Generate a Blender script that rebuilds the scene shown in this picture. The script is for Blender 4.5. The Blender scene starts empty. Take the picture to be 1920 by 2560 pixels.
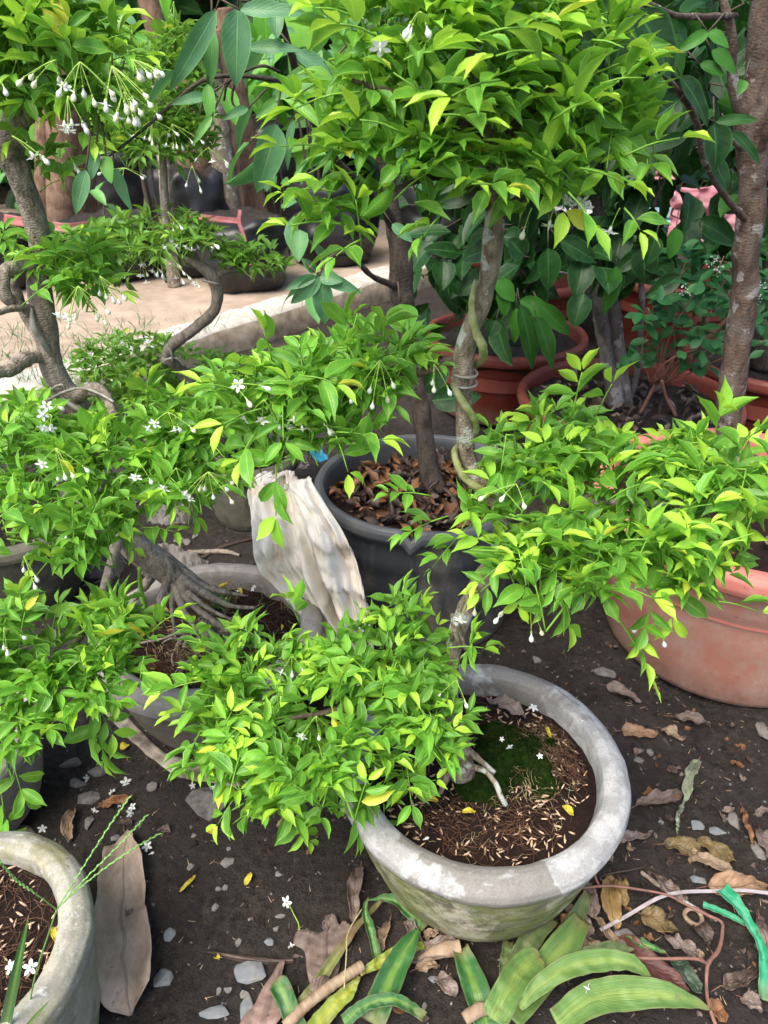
import bpy, bmesh, math, random
import numpy as np
from math import radians, sin, cos, pi, tan, atan
random.seed(7); R = np.random.default_rng(7)
S = bpy.context.scene
# ---------------- camera, world, sun, exposure ----------------
PITCH = radians(31); CH = 1.3; F = 1849.0
cam = bpy.data.cameras.new('camera'); co = bpy.data.objects.new('camera', cam); S.collection.objects.link(co)
co.location = (0, 0, CH); co.rotation_euler = (pi/2 - PITCH, 0, 0)
cam.sensor_fit = 'VERTICAL'; cam.sensor_height = 36; cam.lens = 26; cam.clip_end = 200; cam.clip_start = .02
cam.dof.use_dof = True; cam.dof.focus_distance = 1.05; cam.dof.aperture_fstop = 12.0
S.camera = co
W = bpy.data.worlds.new('World'); S.world = W; W.use_nodes = True
SUN_EL = radians(58); SUN_AZ = radians(218)      # azimuth clockwise from +Y: behind the viewer, to the left
sky = W.node_tree.nodes.new('ShaderNodeTexSky'); sky.sky_type = 'NISHITA'; sky.sun_disc = False
sky.sun_elevation = SUN_EL; sky.sun_rotation = SUN_AZ; sky.dust_density = 4; sky.ozone_density = .6; sky.air_density = 1.0
bg = W.node_tree.nodes['Background']; bg.inputs['Strength'].default_value = .14
W.node_tree.links.new(sky.outputs[0], bg.inputs['Color'])
sl = bpy.data.lights.new('sun', 'SUN'); sl.energy = 1.8; sl.angle = radians(38); sl.color = (1, .96, .88)
so = bpy.data.objects.new('sun', sl); S.collection.objects.link(so)
so.rotation_euler = (pi/2 - SUN_EL, 0, -SUN_AZ + pi)
S.view_settings.view_transform = 'Standard'; S.view_settings.look = 'None'; S.view_settings.gamma = 1
S.view_settings.exposure = 1.2
S.cycles.max_bounces = 8; S.cycles.transmission_bounces = 4; S.cycles.diffuse_bounces = 4
# ---------------- helpers ----------------
A = np.array
def at(px, py, y):
    t = PITCH + atan((py-1280)/F); z = CH - y*tan(t)
    d = y*cos(PITCH) + (CH-z)*sin(PITCH)
    return A([(px-960)/F*d, y, z])
def atz(px, py, z=0.):
    t = PITCH + atan((py-1280)/F); return at(px, py, (CH-z)/tan(t))
def PX(p):      # metres per picture pixel at a world point
    return (p[1]*cos(PITCH) + (CH-p[2])*sin(PITCH))/F
def _h(i, j, k, s):
    v = np.sin(i*127.1 + j*311.7 + k*74.7 + s*19.19)*43758.5453
    return v - np.floor(v)
def vnoise(P, s=0.):
    P = np.asarray(P, float); I = np.floor(P); f = P - I; f = f*f*(3-2*f)
    r = 0
    for a in (0, 1):
        for b in (0, 1):
            for c in (0, 1):
                w = (f[..., 0] if a else 1-f[..., 0])*(f[..., 1] if b else 1-f[..., 1])*(f[..., 2] if c else 1-f[..., 2])
                r = r + w*_h(I[..., 0]+a, I[..., 1]+b, I[..., 2]+c, s)
    return r*2-1
def fbm(P, o=3, s=0.):
    r = 0; a = 1.
    for k in range(o): r = r + a*vnoise(P*2**k, s+k*7.3); a *= .5
    return r
def nz(v):
    v = np.asarray(v, float); return v/np.maximum(np.linalg.norm(v, axis=-1, keepdims=True), 1e-9)
def smooth_path(P, n):
    P = A(P, float); m = len(P)
    Q = np.vstack([2*P[0]-P[1], P, 2*P[-1]-P[-2]])
    t = np.linspace(0, m-1-1e-6, n); i = t.astype(int); f = (t-i)[:, None]
    a, b, c, d = Q[i], Q[i+1], Q[i+2], Q[i+3]
    return .5*((2*b) + (-a+c)*f + (2*a-5*b+4*c-d)*f**2 + (-a+3*b-3*c+d)*f**3)
def tag(o, label=None, cat=None, group=None, kind=None):
    if label: o['label'] = label
    if cat: o['category'] = cat
    if group: o['group'] = group
    if kind: o['kind'] = kind
    return o
def wloc(o):
    v = A([0., 0., 0.])
    while o is not None: v = v + A(o.location); o = o.parent
    return v
def thing(name, loc, label, cat, group=None, kind=None):
    o = bpy.data.objects.new(name, None); o.empty_display_size = .05; S.collection.objects.link(o); o.location = tuple(loc)
    return tag(o, label, cat, group, kind)
def mk(name, V, Fc, mat, parent=None, uv=None, attr=None, smooth=True, origin=None):
    V = np.asarray(V, float)
    if parent is not None: loc = wloc(parent)
    else: loc = A([(V[:, 0].min()+V[:, 0].max())/2, (V[:, 1].min()+V[:, 1].max())/2, V[:, 2].min()]) if origin is None else A(origin, float)
    me = bpy.data.meshes.new(name)
    if isinstance(Fc, np.ndarray):
        n, k = Fc.shape
        me.vertices.add(len(V)); me.vertices.foreach_set('co', (V-loc).ravel())
        me.loops.add(n*k); me.loops.foreach_set('vertex_index', Fc.ravel().astype(np.int32))
        me.polygons.add(n); me.polygons.foreach_set('loop_start', np.arange(0, n*k, k, dtype=np.int32))
        me.update(calc_edges=True); li = Fc.ravel()
    else:
        me.from_pydata([tuple(v) for v in V-loc], [], [tuple(f) for f in Fc]); li = A([i for f in Fc for i in f])
    if uv is not None:
        l = me.uv_layers.new(name='UVMap'); l.data.foreach_set('uv', np.asarray(uv)[li].ravel())
    if attr is not None:
        for nm, a in attr.items():
            at_ = me.attributes.new(nm, 'FLOAT', 'POINT'); at_.data.foreach_set('value', np.asarray(a, float))
    me.validate()
    me.polygons.foreach_set('use_smooth', [smooth]*len(me.polygons))
    if mat: me.materials.append(mat)
    o = bpy.data.objects.new(name, me); S.collection.objects.link(o)
    if parent is not None: o.parent = parent
    else: o.location = tuple(loc)
    return o
class MB:
    def __init__(s): s.V = []; s.F = []; s.U = []; s.T = []; s.n = 0
    def add(s, V, Fc, uv=None, tone=0.):
        V = np.asarray(V, float); s.V.append(V); s.F.append(np.asarray(Fc)+s.n); s.n += len(V)
        s.U.append(np.zeros((len(V), 2)) if uv is None else uv)
        s.T.append(np.broadcast_to(tone, (len(V),)))
    def tube(s, P, r, ns=6, n=None, rough=0., seed=0., tone=0.):
        P = A(P, float); r = np.atleast_1d(A(r, float)); k = len(P)
        if len(r) == 1: r = np.repeat(r, k)
        if n: 
            r = np.interp(np.linspace(0, 1, n), np.linspace(0, 1, len(r)), r); P = smooth_path(P, n)
        elif len(r) != k: r = np.interp(np.linspace(0, 1, k), np.linspace(0, 1, len(r)), r)
        T = nz(np.gradient(P, axis=0)); m = len(P)
        up = A([.13, .2, .97]) if abs(T[0][2]) < .9 else A([.97, .2, .1])
        N = np.zeros_like(P); N[0] = nz(np.cross(T[0], up))
        for i in range(1, m): N[i] = nz(N[i-1] - T[i]*np.dot(N[i-1], T[i]))
        B = np.cross(T, N); a = np.linspace(0, 2*pi, ns, endpoint=False)
        ring = N[:, None]*np.cos(a)[None, :, None] + B[:, None]*np.sin(a)[None, :, None]
        rr = r[:, None]*np.ones(ns)[None]
        if rough:
            q = P[:, None] + ring*rr[..., None]; sc = .5/max(r.max(), 1e-4)
            rr = rr*(1 + rough*fbm(q*sc, 3, seed) + rough*.7*vnoise(q*sc*A([1, 1, .35])*3, seed+3))
        V = (P[:, None] + ring*rr[..., None]).reshape(-1, 3)
        i, j = np.meshgrid(np.arange(m-1), np.arange(ns), indexing='ij')
        Q = np.stack([i*ns+j, i*ns+(j+1) % ns, (i+1)*ns+(j+1) % ns, (i+1)*ns+j], -1).reshape(-1, 4)
        L = np.concatenate([[0], np.cumsum(np.linalg.norm(np.diff(P, axis=0), axis=1))])
        uv = np.stack(np.broadcast_arrays((a/(2*pi))[None, :], L[:, None]), -1).reshape(-1, 2)
        V = np.vstack([V, P[:1], P[-1:]]); c0 = m*ns; c1 = c0+1; jj = np.arange(ns)
        cap0 = np.stack([np.full(ns, c0), (jj+1) % ns, jj, np.full(ns, c0)], -1)
        e = (m-1)*ns; cap1 = np.stack([np.full(ns, c1), e+jj, e+(jj+1) % ns, np.full(ns, c1)], -1)
        s.caps = getattr(s, 'caps', [])
        s.caps.append((cap0[:, :3]+s.n)); s.caps.append((cap1[:, :3]+s.n))
        s.add(V, Q, np.vstack([uv, [[0, 0], [0, 0]]]), tone)
    def build(s, name, mat, parent=None, smooth=True):
        V = np.vstack(s.V); U = np.vstack(s.U); T = np.concatenate(s.T)
        if getattr(s, 'caps', None) or any(f.shape[1] == 3 for f in s.F):
            Fc = []
            for f in s.F: Fc += f.tolist()
            for c in getattr(s, 'caps', []): Fc += c.tolist()
        else: Fc = np.vstack(s.F)
        return mk(name, V, Fc, mat, parent, U, {'tone': T}, smooth)
def grid_faces(n, m, off=0):
    i, j = np.meshgrid(np.arange(n-1), np.arange(m-1), indexing='ij')
    return np.stack([i*m+j, i*m+j+1, (i+1)*m+j+1, (i+1)*m+j], -1).reshape(-1, 4)+off
# ---- leaves, many at once ----
def leaf_batch(mb, P, D, N, L, Wd, bend, fold, tone, ns=7, shape=0, twist=None, rip=.03):
    P = np.atleast_2d(P).astype(float); n = len(P); f = lambda a: np.broadcast_to(np.asarray(a, float), (n,)).copy()
    D = nz(np.atleast_2d(D)); N = np.atleast_2d(N); L, Wd, bend, fold, tone = map(f, (L, Wd, bend, fold, tone))
    Sd = nz(np.cross(D, N)); N = np.cross(Sd, D)
    s = np.linspace(0, 1, ns); u = A([-1, -.55, 0, .55, 1.])
    if shape == 0: prof = np.sin(pi*np.clip(s, 0, 1)**.85)**.85*(1-.35*s**3); prof[-1] = 0; prof[0] = .04
    elif shape == 1: prof = np.sin(pi*s**.7)**.8; prof[-1] = 0; prof[0] = .04      # broad, widest below the middle
    else: prof = np.sin(pi*s**1.25)**.7; prof[-1] = .1; prof[0] = .04
    if shape == 0: prof[-2] *= .62
    prof = prof/prof.max()
    k = np.where(np.abs(bend) < .02, .02, bend)[:, None]
    th = k*s[None]**1.0
    cx = L[:, None]*np.sin(k*s)/k; cz = -L[:, None]*(1-np.cos(k*s))/k
    C = P[:, None] + D[:, None]*cx[..., None] + N[:, None]*cz[..., None]
    Nl = N[:, None]*np.cos(th)[..., None] + D[:, None]*np.sin(th)[..., None]
    w = Wd[:, None]*prof[None]*.5
    tw = R.normal(0, .16, n) if twist is None else f(twist)
    tw = tw[:, None]*s[None]
    S2 = Sd[:, None]*np.cos(tw)[..., None] + Nl*np.sin(tw)[..., None]; N2 = Nl*np.cos(tw)[..., None] - Sd[:, None]*np.sin(tw)[..., None]
    ph = R.uniform(0, 6.28, n)
    au = np.abs(u); fo = fold[:, None, None]
    lat = u*np.cos(fo*au); ver = au*np.sin(fo*au**1.3)
    ripz = (rip*L)[:, None, None]*au[None, None]**2*np.sin(s[None, :, None]*11+ph[:, None, None]+u[None, None]*1.5)*np.sin(pi*s)[None, :, None]
    V = C[:, :, None] + S2[:, :, None]*(w[..., None]*lat)[..., None] + N2[:, :, None]*((w[..., None]*ver)+ripz)[..., None]
    uv = np.stack(np.broadcast_arrays((u*.5+.5)[None, None, :], s[None, :, None], ), -1)
    uv = np.broadcast_to(uv, (n, ns, 5, 2)).reshape(-1, 2)
    Q = grid_faces(ns, 5); FF = (Q[None] + (np.arange(n)*ns*5)[:, None, None]).reshape(-1, 4)
    mb.add(V.reshape(-1, 3), FF, uv, np.repeat(tone, ns*5))
# one large leaf/strap/sheet along a path: widths in metres
def surf(path, wid, up=(0, 0, 1), fold=.25, rip=.0, ripf=9, n=28, m=9, seed=0., crump=0., prof=None):
    P = smooth_path(path, n); s = np.linspace(0, 1, n); T = nz(np.gradient(P, axis=0)); up = np.broadcast_to(A(up, float), P.shape)
    Sd = nz(np.cross(T, up)); N = np.cross(Sd, T); u = np.linspace(-1, 1, m); au = np.abs(u)
    if prof is None: pr = np.sin(pi*s**.92)**.95*(1-.25*s**4); pr[0] = pr[-1] = .02
    elif prof == 'strap': pr = np.minimum(1, (s/.12)**.6+.25)*np.clip((1-s)/.22, 0, 1)**.6; pr[-1] = .03
    elif prof == 'round': pr = np.minimum(1, s/.1+.6)*np.sqrt(np.clip(1-((s-.8)/.2).clip(0)**2, 0, 1)); pr[-1] = .05
    else: pr = np.interp(s, np.linspace(0, 1, len(prof)), prof)
    w = wid*.5*pr
    lat = u*np.cos(fold*au); ver = au*np.sin(abs(fold)*au**1.2)*np.sign(fold)
    V = P[:, None] + Sd[:, None]*(w[:, None]*lat)[..., None] + N[:, None]*(w[:, None]*ver + rip*wid*au**2*np.sin(s[:, None]*ripf+seed+u*2))[..., None]
    if crump: V = V + N[:, None]*(crump*fbm(V/wid*2.2, 3, seed))[..., None] + Sd[:, None]*(crump*.5*vnoise(V/wid*3, seed+9))[..., None]
    uv = np.stack(np.broadcast_arrays((u*.5+.5)[None], s[:, None]), -1).reshape(-1, 2)
    return V.reshape(-1, 3), grid_faces(n, m), uv
def thick(o, t):
    md = o.modifiers.new('solid', 'SOLIDIFY'); md.thickness = t; md.offset = 0; return o
# ---------------- materials ----------------
class NT:
    def __init__(s, name):
        s.m = bpy.data.materials.new(name); s.m.use_nodes = True; s.t = s.m.node_tree; s.p = s.t.nodes['Principled BSDF']; s.out = s.t.nodes['Material Output']
    def n(s, ty, **k):
        x = s.t.nodes.new(ty)
        for a, b in k.items(): setattr(x, a, b)
        return x
    def l(s, a, b): s.t.links.new(a, b)
    def val(s, x, inp):
        if isinstance(x, (int, float)): inp.default_value = x
        elif isinstance(x, tuple): inp.default_value = x if len(x) == 4 else (*x, 1)
        else: s.l(x, inp)
    def math(s, op, a, b=0., c=0.):
        x = s.n('ShaderNodeMath', operation=op); s.val(a, x.inputs[0]); s.val(b, x.inputs[1]); s.val(c, x.inputs[2]); return x.outputs[0]
    def mix(s, f, a, b, mode='MIX'):
        x = s.n('ShaderNodeMix', data_type='RGBA', blend_type=mode); s.val(f, x.inputs[0]); s.val(a, x.inputs[6]); s.val(b, x.inputs[7]); return x.outputs[2]
    def co(s, kind='Object', scale=None):
        c = s.n('ShaderNodeTexCoord').outputs[kind]
        if scale is None: return c
        mp = s.n('ShaderNodeMapping'); s.l(c, mp.inputs[0]); mp.inputs['Scale'].default_value = scale; return mp.outputs[0]
    def noise(s, vec, scale, det=4, rough=.55, dist=0.):
        x = s.n('ShaderNodeTexNoise'); s.l(vec, x.inputs['Vector']); x.inputs['Scale'].default_value = scale; x.inputs['Detail'].default_value = det
        x.inputs['Roughness'].default_value = rough; x.inputs['Distortion'].default_value = dist; return x.outputs['Fac']
    def vor(s, vec, scale, feat='F1'):
        x = s.n('ShaderNodeTexVoronoi', feature=feat); s.l(vec, x.inputs['Vector']); x.inputs['Scale'].default_value = scale; return x.outputs['Distance']
    def ramp(s, f, *st):
        x = s.n('ShaderNodeMapRange'); s.val(f, x.inputs[0]); x.inputs[1].default_value, x.inputs[2].default_value, x.inputs[3].default_value, x.inputs[4].default_value = st; return x.outputs[0]
    def bump(s, h, st=.4, d=.002, nrm=None):
        x = s.n('ShaderNodeBump'); s.l(h, x.inputs['Height']); x.inputs['Strength'].default_value = st; x.inputs['Distance'].default_value = d
        if nrm is not None: s.l(nrm, x.inputs['Normal'])
        return x.outputs[0]
    def fin(s, col, rough=.6, nrm=None, spec=.5):
        s.val(col, s.p.inputs['Base Color']); s.val(rough, s.p.inputs['Roughness']); s.p.inputs['Specular IOR Level'].default_value = spec
        if nrm is not None: s.l(nrm, s.p.inputs['Normal'])
        return s.m
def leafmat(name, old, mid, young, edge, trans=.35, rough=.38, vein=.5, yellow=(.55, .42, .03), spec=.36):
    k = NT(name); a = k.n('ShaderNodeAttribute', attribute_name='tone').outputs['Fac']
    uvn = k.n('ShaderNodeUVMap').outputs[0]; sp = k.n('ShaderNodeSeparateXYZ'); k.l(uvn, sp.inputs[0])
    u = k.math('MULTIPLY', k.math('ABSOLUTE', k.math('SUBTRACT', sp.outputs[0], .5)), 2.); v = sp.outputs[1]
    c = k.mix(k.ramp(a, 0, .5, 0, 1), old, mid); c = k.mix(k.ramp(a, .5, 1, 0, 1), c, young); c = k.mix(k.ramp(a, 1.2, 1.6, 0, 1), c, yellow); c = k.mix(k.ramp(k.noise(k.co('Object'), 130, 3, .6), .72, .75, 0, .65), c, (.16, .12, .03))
    n1 = k.noise(k.co('Object'), 60, 2); c = k.mix(k.ramp(n1, .3, .8, 0, .35), c, edge)
    e = k.ramp(u, .86, .97, 0, 1); c = k.mix(k.math('MULTIPLY', e, .55), c, edge)
    mr = k.ramp(u, .03, .09, 1, 0); c = k.mix(k.math('MULTIPLY', mr, vein), c, edge)
    sv = k.math('SINE', k.math('MULTIPLY', k.math('SUBTRACT', v, k.math('MULTIPLY', u, .28)), 62.)); 
    c = k.mix(k.math('MULTIPLY', k.ramp(sv, .75, 1, 0, 1), .16*vein), c, edge)
    h = k.math('ADD', k.math('MULTIPLY', sv, -.12), k.math('MULTIPLY', mr, -1.))
    nr = k.bump(h, .35, .0012); k.fin(c, rough, nr, spec)
    tb = k.n('ShaderNodeBsdfTranslucent'); tc = k.mix(.5, c, young); k.l(tc, tb.inputs[0]); k.l(nr, tb.inputs['Normal'])
    ms = k.n('ShaderNodeMixShader'); ms.inputs[0].default_value = trans; k.l(k.p.outputs[0], ms.inputs[1]); k.l(tb.outputs[0], ms.inputs[2]); k.l(ms.outputs[0], k.out.inputs[0])
    return k.m
M = {}
M['leaf'] = leafmat('bonsai_leaf', (.035, .16, .022), (.12, .38, .035), (.46, .74, .06), (.40, .68, .10), rough=.36)
M['leaf_far'] = leafmat('far_bonsai_leaf', (.04, .13, .022), (.11, .30, .03), (.34, .58, .06), (.3, .5, .08))
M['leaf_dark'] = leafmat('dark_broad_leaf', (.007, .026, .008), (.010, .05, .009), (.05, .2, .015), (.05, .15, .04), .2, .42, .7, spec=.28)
M['leaf_blue'] = leafmat('waxy_leaf', (.07, .2, .10), (.10, .27, .12), (.12, .36, .03), (.2, .4, .14), .25, .42, .6)
M['leaf_weed'] = leafmat('weed_leaf', (.015, .08, .03), (.025, .12, .035), (.07, .28, .04), (.05, .2, .05), .25, .5, .4)
M['leaf_banana'] = leafmat('banana_leaf', (.05, .22, .025), (.09, .32, .03), (.18, .45, .04), (.2, .45, .06), .3, .4, .7)
def bark(name, c1, c2, c3, sc=60, bs=.7, lich=.0, lc=(.45, .47, .42)):
    k = NT(name); v = k.co('Object', (1, 1, .4)); n1 = k.noise(v, sc, 6, .65, .6); n2 = k.noise(k.co('Object'), sc*.28, 3); n3 = k.vor(k.co('Object', (1, 1, 1.8)), sc*2.2)
    c = k.mix(k.ramp(n1, .35, .68, 0, 1), c1, c2); c = k.mix(k.ramp(n2, .5, .7, 0, .7), c, c3)
    if lich: c = k.mix(k.math('MULTIPLY', k.ramp(k.noise(k.co('Object'), 24, 5, .6), .62-lich*.2, .66-lich*.2, 0, 1), .85), c, lc)
    h = k.math('ADD', n1, k.math('MULTIPLY', n3, -.35)); return k.fin(c, .85, k.bump(h, bs, .004), .25)
M['bark'] = bark('grey_bark', (.10, .08, .055), (.32, .27, .21), (.2, .18, .11), 90, 1., .22)
M['bark_main'] = bark('pale_bark', (.10, .08, .055), (.38, .31, .235), (.2, .18, .11), 95, 1., .5, (.46, .48, .43))
M['bark_left'] = bark('left_bark', (.11, .09, .07), (.36, .31, .255), (.24, .21, .165), 85, 1.1)
M['bark_dark'] = bark('dark_bark', (.03, .024, .019), (.095, .075, .06), (.07, .06, .05), 50, .8)
M['bark_tall'] = bark('patchy_brown_bark', (.05, .034, .026), (.15, .105, .078), (.15, .13, .115), 55, .9, .12, (.27, .25, .24))
M['bark_twin'] = bark('mottled_grey_bark', (.07, .06, .055), (.19, .17, .16), (.1, .09, .08), 30, .5, .3, (.26, .25, .25))
M['palm_bark'] = bark('palm_fibre', (.12, .07, .045), (.26, .17, .115), (.18, .12, .085), 45, 1.)
M['twig'] = bark('twig', (.06, .045, .035), (.14, .11, .08), (.1, .09, .05), 120, .4)
def plain(name, c, rough=.5, c2=None, sc=40, b=.3, trans=0., spec=.4, lo=.35, hi=.65):
    k = NT(name); n1 = k.noise(k.co('Object'), sc, 5, .6); nr = k.bump(n1, b, .002)
    k.fin(k.mix(k.ramp(n1, lo, hi, 0, 1), c, c2 or tuple(x*.7 for x in c)), rough, nr, spec)
    if trans:
        tb = k.n('ShaderNodeBsdfTranslucent'); k.val(tuple(c), tb.inputs[0]); ms = k.n('ShaderNodeMixShader'); ms.inputs[0].default_value = trans
        k.l(k.p.outputs[0], ms.inputs[1]); k.l(tb.outputs[0], ms.inputs[2]); k.l(ms.outputs[0], k.out.inputs[0])
    return k.m
M['stem'] = plain('green_stem', (.2, .42, .04), .5, (.12, .28, .03))
M['pedicel'] = plain('flower_stalk', (.34, .52, .09), .5, (.25, .42, .06))
M['petal'] = plain('white_petal', (.86, .88, .84), .5, (.8, .84, .78), 80, .1, .3)
M['bud'] = plain('cream_bud', (.84, .86, .66), .45, (.78, .8, .55), 90, .1, .25)
M['wire'] = plain('aluminium_wire', (.3, .28, .24), .45, (.17, .155, .13), 90, .2, 0, .6)
M['vine'] = plain('green_wrapped_stem', (.16, .21, .05), .7, (.36, .35, .18), 60, .9)
def cement(name, c1, c2, c3, moss=.0, patch=.5, mossc=(.1, .13, .035), pits=1., lich=0.):
    k = NT(name); g = k.co('Object'); big = k.noise(g, 6.5, 5, .6, .4); fine = k.noise(g, 90, 6, .7); mid = k.noise(g, 26, 5, .65)
    c = k.mix(k.ramp(mid, .42, .58, 0, 1), c1, c2)
    c = k.mix(k.math('MULTIPLY', k.ramp(big, patch, patch+.035, 0, 1), .8), c, c3)
    if moss:
        mo = k.math('MULTIPLY', k.ramp(k.noise(k.co('Object', (1, 1, 1.6)), 11, 6, .7), .66-moss*.3, .78-moss*.2, 0, 1), .85); c = k.mix(mo, c, mossc)
    if lich: c = k.mix(k.math('MULTIPLY', k.ramp(k.noise(g, 38, 6, .75, .5), .6, .66, 0, 1), lich), c, (.62, .62, .58))
    st = k.noise(k.co('Object', (1, 1, 5)), 14, 6, .75, .3); c = k.mix(k.math('MULTIPLY', k.ramp(st, .48, .66, 0, 1), .55*(moss > .4)), c, (.36, .33, .2)); pt = k.ramp(k.vor(g, 95), .08, .26, 1, 0); pm = k.math('MULTIPLY', pt, k.ramp(mid, .45, .6, 0, pits)); c = k.mix(k.math('MULTIPLY', pm, .75), c, (.05, .045, .035))
    sp = k.ramp(k.noise(g, 300, 3, .6), .3, .7, .82, 1.12); mm = k.n('ShaderNodeMix', data_type='RGBA', blend_type='MULTIPLY'); mm.inputs[0].default_value = 1
    k.l(c, mm.inputs[6]); cb = k.n('ShaderNodeCombineColor'); [k.l(sp, cb.inputs[i]) for i in range(3)]; k.l(cb.outputs[0], mm.inputs[7])
    h = k.math('SUBTRACT', k.math('ADD', k.math('MULTIPLY', fine, .5), mid), pm); return k.fin(mm.outputs[2], k.ramp(big, .4, .6, .75, .55), k.bump(h, .5, .002), .3)
M['cem_rim'] = cement('grey_cement_rim', (.28, .28, .272), (.41, .41, .40), (.165, .15, .13), .2, .5, (.2, .2, .12), .2)
M['cem_body'] = cement('stained_cement_body', (.46, .43, .34), (.13, .12, .085), (.10, .095, .07), .85, .52, (.13, .16, .035))
M['cem_brown'] = cement('brown_cement', (.24, .215, .195), (.3, .275, .25), (.2, .18, .16), .0, .6, pits=.1)
M['cem_brown_b'] = cement('brown_cement_body', (.14, .125, .10), (.18, .16, .13), (.11, .1, .08), .2, .55, pits=.2)
M['cem_lich'] = cement('lichened_cement', (.26, .25, .21), (.36, .35, .31), (.17, .16, .12), .45, .55, (.2, .2, .07), .8, .8)
M['cem_lich_b'] = cement('lichened_cement_body', (.3, .29, .23), (.36, .35, .28), (.22, .22, .16), .4, .55, (.16, .18, .07), .6, .3)
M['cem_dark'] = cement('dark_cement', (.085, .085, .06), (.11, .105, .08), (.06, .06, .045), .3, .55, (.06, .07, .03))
def plastic(name, c1, c2, dirt, da=.4, rough=.4, streak=(1, 1, .25), dlo=.5):
    k = NT(name); g = k.co('Object', streak); n1 = k.noise(g, 14, 6, .7, .3); n2 = k.noise(k.co('Object'), 70, 5, .7); n3 = k.noise(k.co('Object'), 4, 2)
    c = k.mix(n3, c1, c2); d = k.math('MULTIPLY', k.ramp(n1, dlo, dlo+.22, 0, 1), k.ramp(n2, .35, .6, .3, da*2)); zc = k.n('ShaderNodeSeparateXYZ'); k.l(k.co('Object'), zc.inputs[0]); md = k.math('MULTIPLY', k.ramp(k.math('ADD', zc.outputs[2], k.math('MULTIPLY', n1, .12)), .06, .17, 1, 0), k.ramp(n2, .3, .6, .35, .9)); c = k.mix(d, c, dirt); c = k.mix(md, c, (.13, .105, .085)); sc = k.noise(k.co('Object', (1, 1, 14)), 9, 5, .8); c = k.mix(k.ramp(sc, .64, .67, 0, .4), c, dirt); c = k.mix(k.ramp(k.noise(k.co('Object'), 150, 3, .6), .66, .7, 0, .55), c, tuple(x*.35 for x in c1))
    return k.fin(c, k.ramp(d, 0, .6, rough, .85), k.bump(k.math('ADD', n1, n2), .12, .002), .4)
M['black'] = plastic('black_plastic', (.032, .036, .041), (.05, .054, .06), (.19, .165, .13), .42, .45, dlo=.46)
M['black_rim'] = plastic('black_plastic_rim', (.06, .064, .07), (.075, .08, .085), (.16, .15, .13), .25, .42)
M['salmon'] = plastic('faded_terracotta_plastic', (.40, .155, .10), (.43, .20, .15), (.40, .27, .21), .5, .55, (1, 1, .7), .42)
M['salmon_rim'] = plastic('faded_terracotta_rim', (.52, .16, .12), (.55, .2, .16), (.5, .3, .25), .25, .5)
M['red'] = plastic('red_plastic', (.11, .017, .010), (.14, .023, .013), (.12, .06, .045), .2, .42)
M['red_rim'] = plastic('red_plastic_rim', (.22, .055, .04), (.2, .045, .032), (.22, .11, .085), .25, .45)
def soilmat(name, c1, c2, c3, bs=1.):
    k = NT(name); g = k.co('Object'); a = k.noise(g, 7, 4, .6); b = k.noise(g, 55, 6, .75); d = k.noise(g, 260, 4, .7)
    c = k.mix(k.ramp(b, .35, .7, 0, 1), c1, c2); c = k.mix(k.math('MULTIPLY', k.ramp(a, .45, .58, 0, 1), .8), c, c3); c = k.mix(k.ramp(k.noise(g, 2.6, 5, .7), .52, .62, 0, .55), c, tuple(x*1.9 for x in c3))
    fl = k.ramp(k.noise(g, 330, 2, .5), .71, .76, 0, .6); c = k.mix(fl, c, (.22, .2, .17))
    h = k.math('ADD', k.math('MULTIPLY', b, 1.2), k.math('MULTIPLY', d, .45)); return k.fin(c, k.ramp(a, .35, .6, .95, .6), k.bump(h, bs, .012), .25)
M['soil'] = soilmat('dark_damp_soil', (.012, .0095, .008), (.07, .057, .048), (.038, .031, .027))
M['peat'] = soilmat('coco_peat', (.008, .004, .003), (.038, .016, .009), (.016, .007, .005))
M['concrete'] = plain('sandy_concrete', (.42, .33, .25), .9, (.30, .23, .17), 9, .5)
M['curb'] = plain('mossy_curb_face', (.16, .125, .085), .95, (.34, .29, .22), 14, 1.)
M['curbtop'] = plain('worn_curb_edge', (.55, .53, .48), .9, (.38, .34, .28), 18, 1.)
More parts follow.
